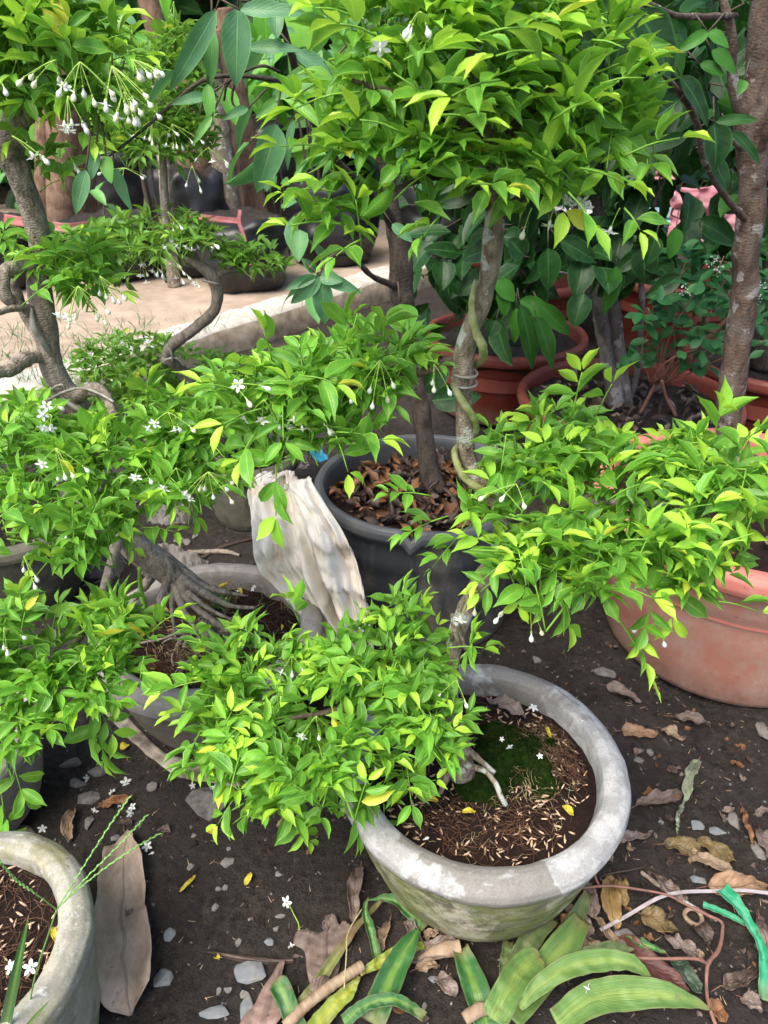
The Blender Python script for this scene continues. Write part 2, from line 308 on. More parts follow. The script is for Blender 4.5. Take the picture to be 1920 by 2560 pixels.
for nm, c in dict(tan=(.36, .25, .16), grey=(.25, .19, .16), rust=(.26, .12, .05), olive=(.21, .15, .06), big=(.47, .36, .27), mauve=(.2, .145, .12), maroon=(.16, .06, .05), gold=(.34, .22, .08), orange=(.38, .23, .13), yellow=(.62, .5, .05), dark=(.09, .06, .045), green=(.06, .1, .06), palegreen=(.3, .34, .22), pink=(.3, .2, .165)).items():
    k = NT('dry_leaf_'+nm); uvn = k.n('ShaderNodeUVMap').outputs[0]; sp = k.n('ShaderNodeSeparateXYZ'); k.l(uvn, sp.inputs[0])
    u = k.math('MULTIPLY', k.math('ABSOLUTE', k.math('SUBTRACT', sp.outputs[0], .5)), 2.)
    n1 = k.noise(k.co('Object'), 32, 5, .65); n2 = k.noise(k.co('Object'), 90, 4, .7); c = tuple(x*.8 for x in c) if nm != 'yellow' else c; cc = k.mix(k.ramp(n1, .42, .68, 0, 1), c, tuple(x*(.7 if nm == 'big' else .42) for x in c)); cc = k.mix(k.ramp(k.noise(k.co('Object'), 11, 3), .5, .7, 0, .5), cc, tuple(min(1, x*1.5) for x in c))
    cc = k.mix(k.ramp(n2, .62, .7, 0, .8), cc, tuple(x*.25 for x in c)); mr = k.ramp(u, .02, .06, 1, 0); cc = k.mix(k.math('MULTIPLY', mr, .6), cc, tuple(min(1, x*.6) for x in c))
    sv = k.math('SINE', k.math('MULTIPLY', k.math('SUBTRACT', sp.outputs[1], k.math('MULTIPLY', u, .22)), 75.))
    cc = k.mix(k.math('MULTIPLY', k.ramp(sv, .7, 1, 0, 1), .2), cc, tuple(x*.6 for x in c))
    h = k.math('ADD', k.math('ADD', k.math('MULTIPLY', sv, .15), mr), n2); M['d_'+nm] = k.fin(cc, .5 if nm != 'yellow' else .45, k.bump(h, .8, .002), .4)
def strapmat(name, g1, g2, y, yamt=.8, brown=0.):
    k = NT(name); uvn = k.n('ShaderNodeUVMap').outputs[0]; sp = k.n('ShaderNodeSeparateXYZ'); k.l(uvn, sp.inputs[0])
    w = k.n('ShaderNodeCombineXYZ'); k.l(k.math('MULTIPLY', sp.outputs[0], 14.), w.inputs[0]); k.l(k.math('MULTIPLY', sp.outputs[1], 1.6), w.inputs[1])
    n1 = k.noise(w.outputs[0], 1.6, 5, .7); u = k.math('MULTIPLY', k.math('ABSOLUTE', k.math('SUBTRACT', sp.outputs[0], .5)), 2.)
    c = k.mix(k.ramp(n1, .35, .65, 0, 1), g1, g2); w2 = k.n('ShaderNodeCombineXYZ'); k.l(k.math('MULTIPLY', sp.outputs[0], 60.), w2.inputs[0]); k.l(k.math('MULTIPLY', sp.outputs[1], 2.), w2.inputs[1]); c = k.mix(k.ramp(k.noise(w2.outputs[0], 1., 3, .6), .42, .62, 0, .45), c, tuple(x*.45 for x in g1)); c = k.mix(k.math('MULTIPLY', k.ramp(u, .0, .5, 1, 0), k.ramp(n1, .35, .6, 0, yamt)), c, y); c = k.mix(k.ramp(sp.outputs[1], .86, 1, 0, .6), c, (.2, .14, .06)); c = k.mix(k.math('MULTIPLY', k.ramp(u, .9, .98, 0, 1), .5), c, (.16, .12, .05))
    sp2 = k.ramp(k.noise(k.co('Object'), 45, 6, .75), .6, .68, 0, .7 if not brown else .9); c = k.mix(sp2, c, (.12, .09, .045))
    if brown: c = k.mix(k.ramp(k.noise(k.co('Object'), 16, 4, .6), .45, .65, 0, brown), c, (.13, .08, .035))
    return k.fin(c, .42, k.bump(k.math('ADD', n1, k.math('SINE', k.math('MULTIPLY', sp.outputs[0], 150.))), .3, .001), .5)
M['s_dark'] = strapmat('dark_strap_leaf', (.022, .10, .025), (.035, .14, .03), (.2, .34, .05), .75)
M['s_light'] = strapmat('light_strap_leaf', (.08, .175, .04), (.145, .25, .055), (.25, .32, .06), .7)
M['s_dull'] = strapmat('dull_strap_leaf', (.08, .13, .05), (.13, .18, .06), (.2, .25, .07), .5)
M['gstrap'] = strapmat('green_plastic_strap', (.012, .2, .085), (.03, .36, .18), (.10, .42, .26), .8)
M['s_old'] = strapmat('withering_strap_leaf', (.14, .17, .06), (.2, .22, .07), (.3, .3, .07), .6, .9)
M['s_yellow'] = strapmat('yellowing_strap_leaf', (.24, .29, .035), (.17, .26, .035), (.38, .36, .04), .8, .4)
M['cane'] = plain('pale_cane', (.36, .27, .18), .7, (.2, .13, .08), 45, .8)
M['bagskin'] = plain('black_bag_film', (.010, .011, .012), .38, (.02, .02, .021), 9, .6)
M['stone'] = plain('grey_stone', (.2, .19, .175), .85, (.085, .078, .07), 60, 1.)
M['stone2'] = plain('blue_grey_stone', (.13, .15, .165), .8, (.2, .2, .19), 55, 1.)
M['stone3'] = plain('dusty_stone', (.2, .185, .17), .9, (.1, .09, .08), 30, .9)
M['husk'] = plain('rice_husk', (.58, .44, .3), .7, (.42, .27, .16), 300, .2)
M['fibre'] = plain('root_fibre', (.17, .085, .045), .8, (.06, .028, .016), 200, .2)
M['fibre_y'] = plain('pale_root', (.45, .4, .22), .8, (.3, .24, .12), 200, .2)
M['moss'] = plain('moss', (.004, .012, .003), 1., (.014, .028, .005), 90, 1., 0, .0)
M['moss_b'] = plain('moss_strand', (.012, .026, .006), 1., (.06, .06, .02), 60, .3, 0, .0, .48, .64)
M['sack'] = plain('dirty_white_sack', (.84, .79, .70), .6, (.60, .44, .29), 8, .9, .15, .3, .52, .75)
M['d_sheet'] = plain('grimy_sheet', (.4, .35, .28), .8, (.1, .08, .06), 24, 1.)
M['pinks'] = plain('pink_strap', (.3, .07, .08), .5, (.34, .14, .13), 20, .3)
M['whitewire'] = plain('white_flat_wire', (.42, .38, .38), .5, (.28, .24, .25), 60, .2)
M['redtwig'] = plain('reddish_twig', (.27, .12, .085), .7, (.16, .09, .07), 70, .6)
M['blue'] = plain('blue_plastic', (.03, .3, .45), .4)
M['pink'] = plain('pink_sheet', (.85, .33, .4), .5, (.8, .5, .52), 6, .4, .3)
M['cyan'] = plain('pale_cyan_sheet', (.4, .75, .85), .5, (.6, .85, .9), 6, .3, .3)
M['whites'] = plain('white_sheet', (.8, .8, .78), .5, (.7, .7, .68), 8, .3, .3)
M['grass'] = plain('grass_green', (.12, .3, .06), .6, (.2, .4, .1))
# ---------------- setting: ground, path ----------------
def soilh(x, y):
    P = np.stack([x, y, 0*x], -1)
    return .010*fbm(P*4, 2, 1) + .0035*fbm(P*26, 3, 5) + .0022*np.abs(fbm(P*60, 2, 8)) - .003
def axis(lo, hi, step, far, g=1.25):
    a = list(np.arange(lo, hi, step)); s = step
    while a[-1] < far[1]: s *= g; a.append(a[-1]+s)
    s = step
    while a[0] > far[0]: s *= g; a.insert(0, a[0]-s)
    return A(a)
gx = axis(-1.3, 1.5, .0085, (-40, 40)); gy = axis(.3, 2.6, .0085, (-30, 60))
X, Y = np.meshgrid(gx, gy, indexing='ij'); Z = soilh(X, Y)
V = np.stack([X, Y, Z], -1).reshape(-1, 3)
g = mk('ground', V, grid_faces(len(gx), len(gy))[:, ::-1], M['soil'], origin=(0, 0, 0)); tag(g, kind='structure')
def onsoil(px, py, dz=0.):
    p = atz(px, py, 0); p[2] = float(soilh(A(p[0]), A(p[1])))+dz; return p
# concrete path on the left and behind, kerb edge facing the viewer
n = 120; e0 = A([-3.6, .25]); e1 = A([1.9, 7.25]); t = np.linspace(0, 1, n); E = e0 + (e1-e0)*t[:, None]; d = nz(e1-e0); q = A([-d[1], d[0]])
wob = .02*fbm(np.stack([t*30, 0*t, 0*t], -1), 3)
rows = []
for off, z, m_ in ((-.02, -.03, 0), (-.02, .05, 0), (0, .125, 0), (.03, .145, 1), (.12, .152, 1), (.2, .15, 2), (1.2, .15, 2), (9, .15, 2)):
    r = E + q*(off + wob[:, None]*(off < .15)); zz = z + .006*fbm(np.stack([r[:, 0]*14, r[:, 1]*14, z*60+0*t], -1), 3, 4)*(z > 0)
    rows.append(np.column_stack([r, zz]))
V = np.stack(rows, 0).reshape(-1, 3); Q = grid_faces(len(rows), n)
pth = mk('concrete_path', V, Q, M['concrete'], origin=(0, 0, 0)); pth.data.materials.append(M['curbtop']); pth.data.materials.append(M['curb'])
mi = np.repeat([2, 2, 1, 1, 1, 0, 0], n-1); pth.data.polygons.foreach_set('material_index', mi.astype(np.int32)); tag(pth, kind='structure')
# ---------------- pots ----------------
def lathe(name, c, prof, mat, parent, ns=128, amp=.0015, seed=0., squash=None):
    a = np.linspace(0, 2*pi, ns, endpoint=False); P = A(prof, float)
    if len(P) < 30:
        PP = []
        for i in range(len(P)-1): PP += [P[i]+(P[i+1]-P[i])*k/4 for k in range(4)]
        PP.append(P[-1]); P = A(PP)
    rr = P[:, 0][:, None]*np.ones(ns); zz = P[:, 1][:, None]*np.ones(ns)
    q = np.stack([rr*np.cos(a), rr*np.sin(a), zz], -1); nn = amp*fbm(q*22, 3, seed) + amp*1.5*fbm(q*5, 2, seed+3)
    rr = rr+nn; zz = zz+nn*.5
    if squash: rr, zz = squash(a, rr, zz)
    V = np.stack([c[0]+rr*np.cos(a), c[1]+rr*np.sin(a), c[2]+zz], -1).reshape(-1, 3)
    i, j = np.meshgrid(np.arange(len(P)-1), np.arange(ns), indexing='ij')
    Q = np.stack([i*ns+j, i*ns+(j+1) % ns, (i+1)*ns+(j+1) % ns, (i+1)*ns+j], -1).reshape(-1, 4)
    return mk(name, V, Q, mat, parent)
def rimprof(ri, ro, z, h, k=.35):     # rolled rim: inner drop, rounded top, outer lip, underside
    w = ro-ri; return [(ri-.004, z-h*2.2), (ri-.002, z-h), (ri, z-.016), (ri+.004, z-.005), (ri+.012, z), (ri+w*.45, z+.002), (ro-.012, z-.004), (ro-.003, z-.013), (ro, z-h*.6), (ro-.002, z-h+.004), (ro-.012, z-h)]
def cement_pot(x, y, r, z, rb, w, label, mr, mb, name='cement_pot', seed=0., belly=.55, h=.045, group=None):
    t = thing(name, (x, y, 0), label, 'pot', group)
    lathe('rim', (x, y, 0), rimprof(r-w, r, z, h), mr, t, amp=.0022, seed=seed)
    ro = r-.012; pr = [(0.001, .006), (rb*.9, .0), (rb, .006)]
    for i in range(1, 9): s = i/8; pr.append((rb+(ro-.004-rb)*s**belly*(1-.0*s), .006+(z-h-.004)*s))
    lathe('body', (x, y, 0), pr, mb, t, amp=.0025, seed=seed+5); return t
mainpot = cement_pot(.172, .885, .253, .27, .15, .051, 'pale grey rounded cement pot with stained mossy body holding the front bonsai', M['cem_rim'], M['cem_body'], belly=.42, h=.038)
potE = cement_pot(-.386, 1.278, .248, .25, .15, .05, 'brownish grey cement pot with tangled exposed roots in the middle left', M['cem_brown'], M['cem_brown_b'], seed=11, h=.055)
potH = cement_pot(-.60, .56, .19, .27, .15, .048, 'cement pot blotched with white lichen and moss at the lower left corner', M['cem_lich'], M['cem_lich_b'], seed=21, belly=.7)
potI = cement_pot(-.84, .98, .185, .24, .12, .04, 'plain grey cement pot half hidden under leaves at left edge', M['cem_brown'], M['cem_brown'], seed=31)
potJ = cement_pot(-1.02, 1.72, .2, .26, .14, .04, 'dark cement pot added to fill the shaded gap behind the left bonsai trunk', M['cem_dark'], M['cem_dark'], seed=51)  # added dark pot, stands in for deep shade between the left pads
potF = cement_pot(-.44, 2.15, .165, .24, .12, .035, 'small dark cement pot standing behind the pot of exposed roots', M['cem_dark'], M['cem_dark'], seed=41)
def tub(name, x, y, r, z, rb, label, mr, mb, lip=.03, h=.04, seed=0., tear=None, group=None, cls='pot'):
    t = thing(name, (x, y, 0), label, cls, group)
    pr = [(r-lip-.004, z-.16), (r-lip-.002, z-.05), (r-lip, z-.012), (r-lip+.004, z-.002), (r-lip*.5, z+.002), (r-.006, z-.002), (r, z-.012), (r+.001, z-h*.7), (r-.004, z-h), (r-.01, z-h)]
    lathe('rim', (x, y, 0), pr, mr, t, amp=.0007, seed=seed, squash=tear)
    pb = [(.001, .004), (rb*.94, .001), (rb, .012)]
    for i in range(1, 9): s = i/8; pb.append((rb+(r-lip*.75-rb)*s+(.005 if i == 6 else -.003 if i == 5 else 0), .012+(z-h*.55-.012)*s))
    lathe('body', (x, y, 0), pb, mb, t, amp=.0008, seed=seed+3); return t
def tearf(a, rr, zz):
    g0 = np.exp(-((a-radians(262))/.05)**2); g1 = np.exp(-((a-radians(285))/.22)**2)
    zz = zz - .022*g0 - .012*g1; rr = rr + .014*g0*np.sign(zz*0+1) - .006*g1 + .006*np.sin(a*2+.5); return rr, zz
blackpot = tub('plastic_tub', .10, 1.67, .275, .40, .246, 'big scuffed black plastic tub with torn rim and dry leaf mulch', M['black_rim'], M['black'], .028, .036, 3, tearf)
potD = tub('plastic_tub', .905, 1.55, .39, .42, .30, 'faded salmon terracotta-coloured tub under the right leaf pad', M['salmon_rim'], M['salmon'], .05, .05, 5)
potB = tub('plastic_tub', .85, 2.41, .38, .33, .3, 'wide dark red tub holding the twin grey trunks', M['red_rim'], M['red'], .03, .04, 6)
potA = tub('plastic_tub', .52, 3.12, .35, .33, .28, 'deep red tub directly behind the black tub', M['red_rim'], M['red'], .03, .045, 7)
potC = tub('plastic_tub', 1.58, 2.82, .375, .33, .3, 'red tub at the right edge behind the tall brown trunk', M['red_rim'], M['red'], .03, .045, 8)
potA2 = tub('plastic_tub', .72, 3.95, .36, .38, .28, 'red tub in the second row with only its rim showing', M['red_rim'], M['red'], .03, .045, 9)
potG2 = tub('plastic_tub', 1.55, 3.95, .36, .38, .28, 'farthest red tub in deep shade behind the weeds', M['red_rim'], M['red'], .03, .045, 10)
# soil discs
def disc(name, c, r, mat, label, amp=.006, sc=30, step=.006, mound=None, seed=0.):
    nr = int(r/step); na = 90 if step < .01 else 40; rad = np.linspace(0.0005, r, nr); a = np.linspace(0, 2*pi, na, endpoint=False)
    x = c[0]+rad[:, None]*np.cos(a); y = c[1]+rad[:, None]*np.sin(a); P = np.stack([x, y, 0*x], -1); z = c[2] + amp*fbm(P*sc, 4, seed) + amp*1.2*fbm(P*9, 2, seed+1)
    if mound is not None: z = z+mound(x, y)
    V = np.stack([x, y, z], -1).reshape(-1, 3); i, j = np.meshgrid(np.arange(nr-1), np.arange(na), indexing='ij')
    Q = np.stack([i*na+j, (i+1)*na+j, (i+1)*na+(j+1) % na, i*na+(j+1) % na], -1).reshape(-1, 4)
    o = mk(name, V, Q, mat); return tag(o, label, 'soil', kind='stuff')
mc = atz(1285, 1880, .25)
def mound(x, y): return .045*np.exp(-(((x-mc[0])/.075)**2+((y-mc[1])/.075)**2)**1.3)
disc('potting_soil', (.172, .885, .226), .203, M['peat'], 'dark coco peat filling the pale cement pot', mound=lambda x, y: mound(x, y)*.6, amp=.006, seed=1)
disc('potting_soil', (-.386, 1.278, .20), .203, M['peat'], 'brown peat around the exposed roots', amp=.007, seed=2)
disc('potting_soil', (-.6, .56, .235), .148, M['peat'], 'dark peat in the lichened pot', seed=3)
disc('potting_soil', (-.84, .98, .20), .148, M['peat'], 'dark peat in the plain grey pot at left', seed=4, step=.012)
disc('potting_soil', (-1.02, 1.72, .22), .165, M['peat'], 'dark peat in the added dark pot behind the left trunk', seed=8, step=.012)
disc('potting_soil', (-.44, 2.15, .2), .134, M['peat'], 'dark peat in the small dark pot', seed=5, step=.012)
disc('potting_soil', (.10, 1.67, .33), .245, M['peat'], 'dark soil under the mulch in the black tub', seed=6, step=.008)
disc('potting_soil', (.905, 1.55, .36), .335, M['peat'], 'dark soil in the salmon tub', seed=7, step=.012)
for nm, x, y in (('twin trunk', .85, 2.41), ('first red', .52, 3.12), ('right edge', 1.58, 2.82)): disc('potting_soil', (x, y, .275), .34, M['soil'], 'dark soil in the %s tub' % nm, step=.012, seed=x, amp=.01)
# moss mound
nr, na = 46, 90; rad = np.linspace(.0005, .100, nr); a = np.linspace(0, 2*pi, na, endpoint=False)
wb = 1+.28*fbm(np.stack([np.cos(a)*1.5, np.sin(a)*1.5, 0*a], -1), 2, 3)
x = mc[0]-.008+rad[:, None]*np.cos(a)*wb; y = mc[1]+rad[:, None]*np.sin(a)*wb; P = np.stack([x, y, 0*x], -1)
z = .226+.050*(1-(rad[:, None]/.100)**2.2)+.005*fbm(P*60, 3, 2)+.011*fbm(P*26, 2, 4)
i, j = np.meshgrid(np.arange(nr-1), np.arange(na), indexing='ij')
z = z+.003*np.abs(fbm(P*150, 2, 9)); MV = np.stack([x, y, z], -1).reshape(-1, 3)
tag(mk('moss_mound', MV, np.stack([i*na+j, (i+1)*na+j, (i+1)*na+(j+1) % na, i*na+(j+1) % na], -1).reshape(-1, 4), M['moss']), 'dark green mossy root mound in the pale cement pot', 'moss', kind='stuff')
# husks and fibres
def scatter_husk(cx, cy, z, r, n, hf, label, keep=lambda x, y: True, lo=.006, hi=.011):
    mb = MB(); a6 = np.linspace(0, 2*pi, 5, endpoint=False); cnt = 0
    while cnt < n:
        rr = r*math.sqrt(random.random()); t = random.uniform(0, 2*pi); x, y = cx+rr*cos(t), cy+rr*sin(t)
        if not keep(x, y): continue
        cnt += 1; L = random.uniform(lo, hi)/2; w = L*random.uniform(.2, .3); yaw = random.uniform(0, pi); tl = random.gauss(0, .3)
        d = A([cos(yaw)*cos(tl), sin(yaw)*cos(tl), sin(tl)]); c = A([x, y, hf(x, y)+w*.5+abs(sin(tl))*L*.7])
        mb.tube([c-d*L, c-d*L*.5, c+d*L*.4, c+d*L], [w*.2, w, w*.9, w*.15], 5)
    o = mb.build('rice_husks', M['husk']); tag(o, label, 'husks', kind='stuff')
def scatter_fibre(cx, cy, r, n, hf, label, mat, L0=.03, rad=.00035, clus=None, lift=.006):
    mb = MB()
    for _ in range(n):
        if clus and random.random() < .6: c = random.choice(clus); x, y = random.gauss(c[0], .025), random.gauss(c[1], .025)
        else: rr = r*math.sqrt(random.random()); t = random.uniform(0, 2*pi); x, y = cx+rr*cos(t), cy+rr*sin(t)
        yaw = random.uniform(0, 2*pi); P = []
        for k in range(5):
            if (x-cx)**2+(y-cy)**2 > r*r: break
            P.append((x, y, hf(x, y)+random.uniform(.0005, lift))); yaw += random.gauss(0, .5); x += cos(yaw)*L0/4; y += sin(yaw)*L0/4
        if len(P) > 2: mb.tube(P, [rad, rad*.6], 3)
    o = mb.build('root_fibres', mat); tag(o, label, 'fibres', kind='stuff')
hm = lambda x, y: .229+float(mound(A(x), A(y)))*.75+.003*float(fbm(A([x, y, 0.])*30, 2, 1))
offm = lambda x, y: (x-mc[0])**2+(y-mc[1])**2 > .07**2 or random.random() < .04
scatter_husk(.172, .885, .234, .185, 330, hm, 'pale rice husks strewn on peat in the pale cement pot', lambda x, y: offm(x, y) and (y < .93 or x > .2 or random.random() < .2), .008, .0145)
scatter_fibre(.172, .885, .188, 480, hm, 'brown root fibres on peat in the pale cement pot', M['fibre'], .045, .0006, [(.33, .97), (.31, .93), (.2, .78), (.1, .78), (.33, .9)], .009)
scatter_fibre(.172, .885, .188, 160, hm, 'pale fine roots around the moss mound', M['fibre_y'], .025, .00045, [(mc[0]+.03, mc[1]-.08), (mc[0]-.03, mc[1]-.085), (mc[0]+.06, mc[1]-.05), (mc[0]+.07, mc[1]+.04)], .008)
hh = lambda x, y: .238+.004*float(fbm(A([x, y, 0.])*30, 2, 3))
scatter_husk(-.6, .56, .238, .142, 170, hh, 'rice husks on peat in the lichened pot', lo=.009, hi=.016)
scatter_fibre(-.6, .56, .142, 420, hh, 'brown root fibres in the lichened pot', M['fibre'], .045, .0006)
he = lambda x, y: .205+.006*float(fbm(A([x, y, 0.])*30, 2, 2))
scatter_fibre(-.386, 1.278, .2, 1100, he, 'matted brown fibres in the pot of exposed roots', M['fibre'], .05, .0006, [(-.45, 1.17), (-.4, 1.2), (-.36, 1.18)], .014)
scatter_fibre(-.386, 1.278, .2, 250, he, 'pale root fibres in the pot of exposed roots', M['fibre_y'], .05, .0006, [(-.38, 1.3), (-.4, 1.22)], .02)
# moss blades
nb = 12000; ii = (R.random(nb)**.5*(nr-2)).astype(int)+1; P0 = MV[ii*na+R.integers(0, na, nb)]+np.column_stack([R.normal(0, .0012, (nb, 2)), np.full(nb, -.0008)])
Dd = nz(np.stack([R.normal(0, .7, nb), R.normal(0, .7, nb), np.ones(nb)], -1)); Ls = R.uniform(.002, .007, nb)
sd = nz(np.cross(Dd, R.normal(size=(nb, 3))))*.00055
Vv = np.stack([P0-sd, P0+sd, P0+Dd*Ls[:, None]], 1).reshape(-1, 3); k = np.arange(nb)*3
tag(mk('moss_strands', Vv, np.stack([k, k+1, k+2], -1), M['moss_b']), 'short moss strands on the mound', 'moss', kind='stuff')
# ---------------- bonsai building ----------------
UP = A([0, 0, 1.])
def shoot(mb, tw, p0, p1, L, young, k=None, up=UP, tone_lo=.15, wr=.385, ns=7, droop=1., shape=0):
    """a leafy shoot: opposite pairs along p0 -> p1, small young leaves at the tip"""
    p0, p1 = A(p0, float), A(p1, float); d = nz(p1-p0); ln = np.linalg.norm(p1-p0)
    k = k or max(2, int(ln/(L*.42))); mid = (p0+p1)/2 + up*ln*.06
    P = smooth_path([p0, mid, p1], 6); tw.tube(P, [.0011, .0007], 4)
    sd = nz(np.cross(d, up) + R.normal(0, .15, 3)); nn = nz(np.cross(sd, d))
    if nn[2] < 0: nn = -nn
    Ps, Ds, Ns, Ls, Ws, Bs, Fs, Ts = [], [], [], [], [], [], [], []
    for i in range(k):
        s = 1-(i*.85)/k; p = P[0]+(P[-1]-P[0])*s + up*ln*.06*(1-abs(2*s-1))
        age = i/max(1, k-1); l = L*(.74+.34*min(1, i/1.5))*random.uniform(.72, 1.18); flip = i % 2 and random.random() < .35
        for sg in (-1, 1):
            if i == k-1 and random.random() < .2: continue
            ang = radians(random.gauss(30 if i == 0 else 58, 9)); v = d*cos(ang) + (sd if not flip else nz(sd*.5+nn*.8*sg))*sg*sin(ang) + nn*random.gauss(.12, .14)
            Ps.append(p+v*.003); Ds.append(v); Ns.append(nn+R.normal(0, .13, 3)+up*.2); Ls.append(l); Ws.append(l*wr*random.uniform(.88, 1.18))
            Bs.append(random.gauss(.6, .24)*droop); Fs.append(random.uniform(.25, .75))
            t = young*(1-age)**1.2+random.gauss(.22, .12); t = min(1.05, max(tone_lo*random.random(), t))
            if random.random() < .008: t = 1.5
            Ts.append(t)
    leaf_batch(mb, Ps, Ds, Ns, Ls, Ws, Bs, Fs, Ts, ns, shape)
def pad(mb, tw, br, ells, L, ybase=.6, dens=1., inner=.5, ns=7, yf=.45, root=None, lowcut=-.45, ln=(.045, .09)):
    """clipped cushion of foliage: ells = (px, py, y, rx px, ry px, flat) ellipsoids"""
    for (px, py, y, rxp, ryp, flat) in ells:
        c = at(px, py, y); m = PX(c); e = PITCH+atan((py-1280)/F); rxp, ryp = rxp-12*L/.05, ryp-12*L/.05; rx = rxp*m*.93; ry = min(ryp*m/math.sqrt(sin(e)**2+(flat*cos(e))**2+.0004), rx*1.25 if flat < .9 else rx*.9)
        rz = max(ry*flat, math.sqrt(max((ryp*m)**2-(ry*sin(e))**2, 0))/max(cos(e), .3)) ; r = A([rx, ry, rz])
        area = (rx*ry+rx*rz+ry*rz)/3*4*pi; nsh = max(3, int(area/(L*L*1.15)*dens)); got = 0
        if root is not None and br is not None:
            a0 = A(root, float); mid = (a0+c)/2 - UP*.01; br.tube([a0, mid, c-UP*rz*.3], [.005, .0035, .002], 6, 14, .2, px)
        for tries in range(nsh*6):
            if got >= nsh: break
            v = nz(R.normal(size=3)); 
            if v[2] < lowcut or (v[2] < 0 and random.random() < .35): continue
            got += 1; tip = c+v*r*random.uniform(.86, 1.08); out = nz(v/np.maximum(r, .02)*r.mean()); 
            d = nz(out*.8 + UP*.32*max(0, .8-abs(v[2])) + R.normal(0, .38, 3)); l = random.uniform(*ln)*L/.05
            if v[2] > .5: d = nz(d+A([random.gauss(0, .7), random.gauss(-.1, .6), 0]))
            base = tip-d*l; yb = ybase+random.gauss(0, .22) if random.random() < yf+.3*(v[2] > .2) else .1
            shoot(mb, tw, base, tip, L, max(0, yb), ns=ns)
            if random.random() < .5: q = c+(base-c)*.45; tw.tube([q, (q+base)/2+R.normal(0, .006, 3), base], [.0022, .0012], 4)
        ni = int(nsh*inner*5)       # older leaves inside
        v = nz(R.normal(size=(ni, 3))); pp = c+v*r*(R.random((ni, 1))**.5*.82)
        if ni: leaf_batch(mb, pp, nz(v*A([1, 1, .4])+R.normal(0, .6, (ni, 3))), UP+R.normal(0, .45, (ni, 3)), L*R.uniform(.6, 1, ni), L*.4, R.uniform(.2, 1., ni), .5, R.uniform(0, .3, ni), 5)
# flowers
def bud_mb(mb, p, d, L=.011, w=.0023):
    d = nz(d); mb.tube([p, p+d*L*.3, p+d*L*.6, p+d*L*.85, p+d*L], [.0006, .001, w, w*.9, .0005], 7)
def flower_mb(mb, p, d, r=.0105):
    d = nz(d); a0 = A([.3, .5, .8]) if abs(d[2]) < .8 else A([1, .2, 0.]); x = nz(np.cross(d, a0)); y = np.cross(d, x)
    mb.tube([p, p+d*r*.5], [r*.13, r*.2], 6); c = p+d*r*.5
    for k in range(5):
        a = 2*pi*k/5+random.uniform(-.1, .1); o = x*cos(a)+y*sin(a); leaf_batch(mb, [c], [o+d*.25], [d], r, r*.5, .5, -.2, 0, 6, 2, 0., .02)
    mb.tube([c, c+d*r*.45], [r*.16, r*.03], 5)
def spray(tree, px, py, y, n, spread=(60, 60), nf=1, dirpx=(0, 1), Lb=.011):
    """a hanging flower spray at a picture position, on its own distance"""
    p = at(px, py, y); m = PX(p); st = MB(); items = []
    for i in range(n):
        f = (i+.5)/n-.5 if n > 1 else 0
        dx = dirpx[0]*spread[1]+f*spread[0]*2+random.gauss(0, 8); dy = dirpx[1]*spread[1]*random.uniform(.7, 1.1)-abs(f)*20
        e = p+A([dx*m, random.gauss(-.006, .012), -dy*m/cos(PITCH)*.95]); mid = (p*.6+e*.4)+A([0, 0, .0015])
        st.tube([p, mid, e], [.0009, .0005, .0005], 4, 8); dd = nz(e-mid)+A([0, 0, -.35]); items.append((e, nz(dd), i < nf))
        st.tube([e-nz(dd)*.0012, e+nz(dd)*.0014], [.0009, .0013], 6)
    s = st.build('flower_stalk', M['pedicel'], tree)
    for e, dd, fl in items:
        b = MB()
        if fl: flower_mb(b, e, dd); b.build('flower', M['petal'], s)
        else: bud_mb(b, e, dd, Lb*random.uniform(1.0, 1.4), .0032); b.build('bud', M['petal'] if random.random() < .6 else M['bud'], s)
def heroes(mb, tw, lst, L, y, young=.95):
    for h in lst:
        x0, y0, x1, y1 = h[:4]; dy = h[4] if len(h) > 4 else 0; yg = h[5] if len(h) > 5 else young
        shoot(mb, tw, at(x0, y0, y+.0+dy), at(x1, y1, y-.015+dy), L*(h[6] if len(h) > 6 else 1), yg)
def P3(l): return [at(*q) for q in l]
# ======== main bonsai in the pale cement pot ========
mt = thing('bonsai_tree', (.165, .90, .25), 'large front bonsai with bright green leaf pads rooted in the pale cement pot', 'bonsai')
tr = MB(); tpath = P3([(1152, 1935, .868), (1146, 1870, .880), (1124, 1770, .915), (1125, 1680, .935), (1140, 1590, .935), (1165, 1520, .93), (1205, 1450, .915), (1250, 1370, .91), (1255, 1290, .91), (1230, 1230, .92), (1190, 1185, .925), (1168, 1130, .93), (1160, 1040, .93), (1158, 960, .93), (1160, 890, .93), (1175, 830, .925), (1205, 760, .92), (1222, 680, .915), (1232, 600, .91), (1240, 500, .905), (1225, 380, .90), (1190, 250, .9), (1180, 60, .9)])
tr.tube(tpath, [.024, .020, .017, .015, .0145, .0145, .0145, .014, .0155, .0145, .013, .0118, .0118, .0125, .0135, .012, .0112, .0112, .0112, .0110, .011, .009, .005], 22, 190, .16, 3)
tr.build('trunk', M['bark_main'], mt)
for nm, pts, rd in (('root', [(1148, 1885, .30), (1169, 1912, .294), (1212, 1928, .295), (1239, 1958, .288), (1250, 1985, .275), (1264, 2012, .256)], [.010, .0065, .0046, .0044, .0044, .005]),
                    ('root', [(1160, 1870, .30), (1191, 1893, .298), (1237, 1933, .293)], [.008, .0055, .0045]),
                    ('root', [(1135, 1880, .29), (1120, 1930, .262), (1100, 1985, .236)], [.012, .008, .004])):
    b = MB(); b.tube([atz(*q) for q in pts], rd, 9, 26, .15, 5); b.build(nm, M['bark_main'], mt)
